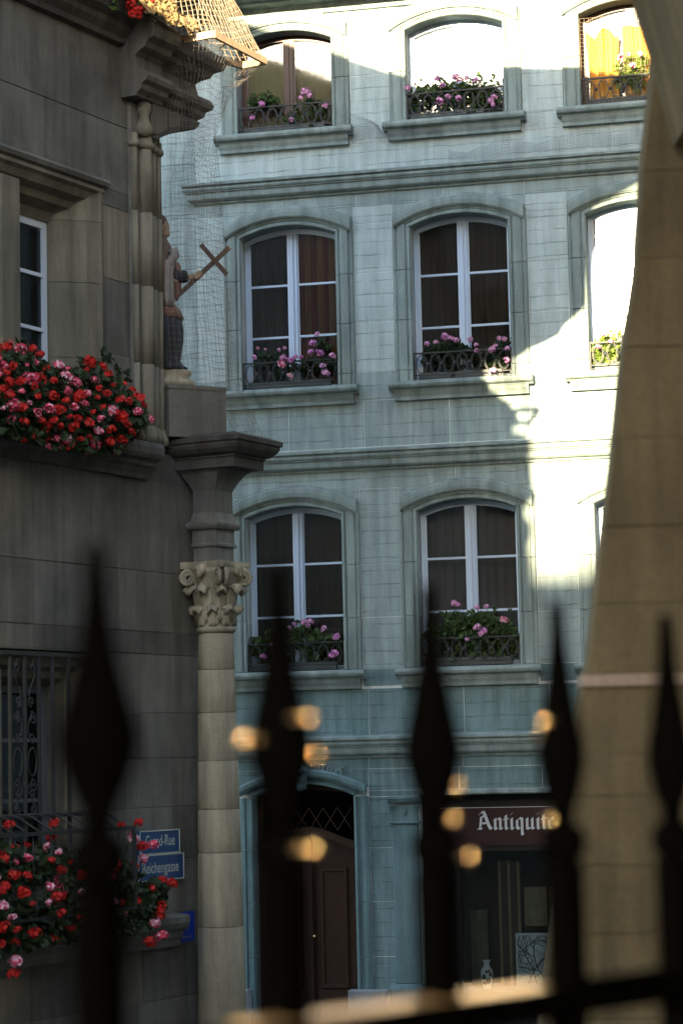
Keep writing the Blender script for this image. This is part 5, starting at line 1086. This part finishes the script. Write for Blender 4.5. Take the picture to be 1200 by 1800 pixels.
mb = MB(); mb.plan([(2.3, -7.85), (14, -7.85), (14, -19.5), (3.25, -19.5)][::-1], GZ, 11.5); CHU = thing('church', 'tall plain stone church wall behind the pier with an added porch, blocking sky light', 'church', 'W', (8, -10, GZ)); put(mb, 'wall', 'pier', CHU); mb = MB(); mb.box(.35, 9, -7.6, 2.5, 3.35, 3.75); put(mb, 'shade_porch_roof', 'pier', CHU); mb = MB(); mb.box(3.5, 9, -7.6, 2.5, GZ, 3.349); put(mb, 'shade_porch_wall', 'pier', CHU)  # church mass lengthened and porch added unseen to darken street, pier and fence
mb = MB(); mb.poly([(2.4, 11.5), (14.4, 11.5), (8.4, 15.5)], -19.9, -7.5); put(mb, 'roof', 'roof', CHU)

# ------------------------------------------------------------ the iron fence close to the lens
mb = MB(); mb.plan([(-3.0, 2.12), (3.0, -6.4), (7, -6.4), (7, 6), (-3, 6)][::-1], GZ, -1.6); setting(mb, 'terrace', 'paving')
FE = thing('iron_fence', 'black wrought-iron fence with spear-shaped tips, blurred in the foreground', 'fence', 'W', (.1, -2.0, -1.6))
fx = lambda i: (-.174 + .1232 * i, 1.70 + .175 * i)
dr_ = Vector((.1232, .175, 0)).normalized(); nr_ = Vector((-dr_.y, dr_.x, 0))
for i in range(-4, 9):
    x, y = fx(i); ct, tip = -.064 - .005 * i, .156 - .0048 * i
    mb = MB(); h = .0135; q = [Vector((x, y, 0)) + dr_ * a * h + nr_ * b * h for a, b in ((-1, -1), (1, -1), (1, 1), (-1, 1))]
    mb.add([(p.x, p.y, -1.6) for p in q] + [(p.x, p.y, ct - .018) for p in q], [(0, 1, 5, 4), (1, 2, 6, 5), (2, 3, 7, 6), (3, 0, 4, 7), (3, 2, 1, 0)]); pk = put(mb, 'picket', 'fence_iron', FE)
    mb = MB(); mb.lathe((x, -y), [(.010, ct - .019), (.019, ct - .012), (.0215, ct), (.019, ct + .012), (.011, ct + .018)], 16); put(mb, 'collar', 'fence_iron', pk, True)
    bw = {0: 1.3, 1: 1.15, 2: 1.12}.get(i, 1.3 if i < 0 else 1.0); fat = lambda L: [(r0 * (1 + (bw - 1) * math.exp(-((z0 - ct - .085) / .05) ** 2)), z0) for r0, z0 in L]
    mb = MB(); mb.lathe((x, -y), fat([(.0105, ct + .0185), (.0115, ct + .03), (.0170, ct + .046), (.0215, ct + .066), (.0232, ct + .080), (.0215, ct + .094), (.0172, ct + .120), (.0125, ct + .150), (.0092, ct + .180), (.0078, ct + .205), (.0066, tip)]), 16); put(mb, 'spear_tip', 'fence_iron', pk, True)
x0, y0 = fx(-4.6); x1, y1 = fx(8.6)
for (za, zb_, hh) in ((-.2065, -.0042, .014), (-1.45, -.0, .014)):
    mb = MB(); A_ = Vector((x0, y0, za + zb_ * -4.6)); B_ = Vector((x1, y1, za + zb_ * 8.6)); n_ = nr_ * .0185
    mb.add([A_ - n_ - Vector((0, 0, hh)), A_ + n_ - Vector((0, 0, hh)), A_ + n_ + Vector((0, 0, hh)), A_ - n_ + Vector((0, 0, hh)), B_ - n_ - Vector((0, 0, hh)), B_ + n_ - Vector((0, 0, hh)), B_ + n_ + Vector((0, 0, hh)), B_ - n_ + Vector((0, 0, hh))],
           [(0, 1, 2, 3), (7, 6, 5, 4), (0, 4, 5, 1), (1, 5, 6, 2), (3, 7, 4, 0)]); put(mb, 'rail', 'fence_iron', FE)
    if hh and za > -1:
        A2 = A_.lerp(B_, (.75 + 4.6) / 13.2); B2 = A_.lerp(B_, (2.72 + 4.6) / 13.2); mb = MB(); U = Vector((0, 0, hh + .0008)); V_ = Vector((0, 0, hh + .0045)); mb.add([A2 - n_ + U, A2 + n_ + U, B2 + n_ + U, B2 - n_ + U, A2 + V_, B2 + V_], [(0, 1, 4), (0, 4, 5, 3), (4, 1, 2, 5), (3, 5, 2)]); put(mb, 'rail_glint', 'glint_iron', FE)  # gold strip laid only where reflected sun would gleam on the rail
for (px, py, i, r_) in ((430, 1300, 1, .0072), (546, 1262, 1, .0055), (558, 1328, 1, .0052), (462, 1488, 1, .004), (530, 1482, 1, .004), (553, 1492, 1, .006), (475, 1622, 1, .0042), (745, 1462, 2, .0052), (798, 1440, 2, .005), (806, 1380, 2, .005), (826, 1505, 2, .0052), (955, 1268, 3, .0055), (968, 1440, 3, .0048), (470, 1625, 1, .003), (946, 1290, 3, .003)):
    Y = fx(i)[1] - (.022 if r_ > .0052 else .004); p = P(px, py, Y); r_ *= .78; mb = MB(); mb.blob((p.x, p.y, p.z), r_, 16, 12); q = Vector((fx(i)[0], Y, p.z)); mb.tube([p, p.lerp(q, .7)], .0006, 4); put(mb, 'glint_bead', 'glint_metal', FE, True)  # mirror beads added beside the bars to catch the sun as glints

# ------------------------------------------------------------ unseen houses behind the camera, rooflines and gap shaped for sun and shade (frame H: a across the sun, y = -l)
def far_house(a0, a1, l0, l1, ztop, label, pitch=2.0, roof=True, wm='plaster'):
    T = thing('street_house', label, 'house', 'H', ((a0 + a1) / 2, (l0 + l1) / 2, GZ), 'houses across the square behind the camera')
    mb = MB(); zw = ztop - (pitch if roof else 0); mb.box(a0, a1, l0, l1, GZ, zw); put(mb, 'wall', wm, T)
    if roof: mb = MB(); mb.prof(a0 + .01, a1 - .01, [(l0 - .4, zw), (l0 - .4, zw + .1), ((l0 + l1) / 2, ztop), (l1 + .3, zw + .1), (l1 + .3, zw)]); put(mb, 'roof', 'roof', T)
    n = max(1, int((a1 - a0) / 2.4)); nf = int((zw - GZ - 1) / 3.1)
    for i in range(n):
        for j in range(nf):
            c = a0 + (a1 - a0) * (i + .5) / n; z = GZ + 1.1 + 3.1 * j; mb = MB(); mb.box(c - .55, c + .55, l0 - .06, l0 - .002, z, z + 1.8); wv = put(mb, 'window', 'white_paint', T)
            mb = MB(); mb.box(c - .48, c - .02, l0 - .07, l0 - .0601, z + .07, z + 1.73); mb.box(c + .02, c + .48, l0 - .07, l0 - .0601, z + .07, z + 1.73); put(mb, 'pane', 'shop_black', wv)
    return T
LL = 25
def ztop(z0, l=LL + 4): return z0 + math.tan(R(SUN_EL)) * l
far_house(-30, -15.3, LL, LL + 8, ztop(17), 'tall house behind the camera whose roof shows in the attic panes', 3.0)
far_house(-15.2, -8.15, LL, LL + 8, ztop(12.6), 'middle house behind the camera with a pitched roof', 2.6)
T = far_house(-8.1, -1.0, LL, LL + 8, ztop(7.75), 'low house behind the camera, left of the gap opened for the sun', 1.6)
far_house(-.2, 12, LL, LL + 8, ztop(7.5), 'low house behind the camera, right of the gap opened for the sun', 1.6)  # space between these two left open so sun reaches the fence

for (u0, u1, lb) in ((7.45, 22, 'grey house continuing the street to the right of the town house'), (-21, -6.7, 'grey house continuing the street to the left of the town house')):
    T = thing('street_house', lb, 'house', 'F', ((u0 + u1) / 2, -4, GZ)); mb = MB(); mb.box(u0, u1, -8, -.05, GZ, 8.8); put(mb, 'wall', 'facade', T)
    mb = MB(); mb.prof(u0, u1, [(.4, 8.81), (.4, 8.9), (-4, 12.5), (-8.4, 8.9), (-8.4, 8.81)]); put(mb, 'roof', 'roof', T)
    for i in range(6):
        for z in (1.1, 4.4):
            c = u0 + 1.6 + 2.2 * i; mb = MB(); mb.box(c - .55, c + .55, -.0499, .0, z, z + 1.8); o = put(mb, 'window', 'white_paint', T); mb = MB(); mb.box(c - .48, c + .48, .0, .01, z + .07, z + 1.73); put(mb, 'pane', 'shop_black', o)
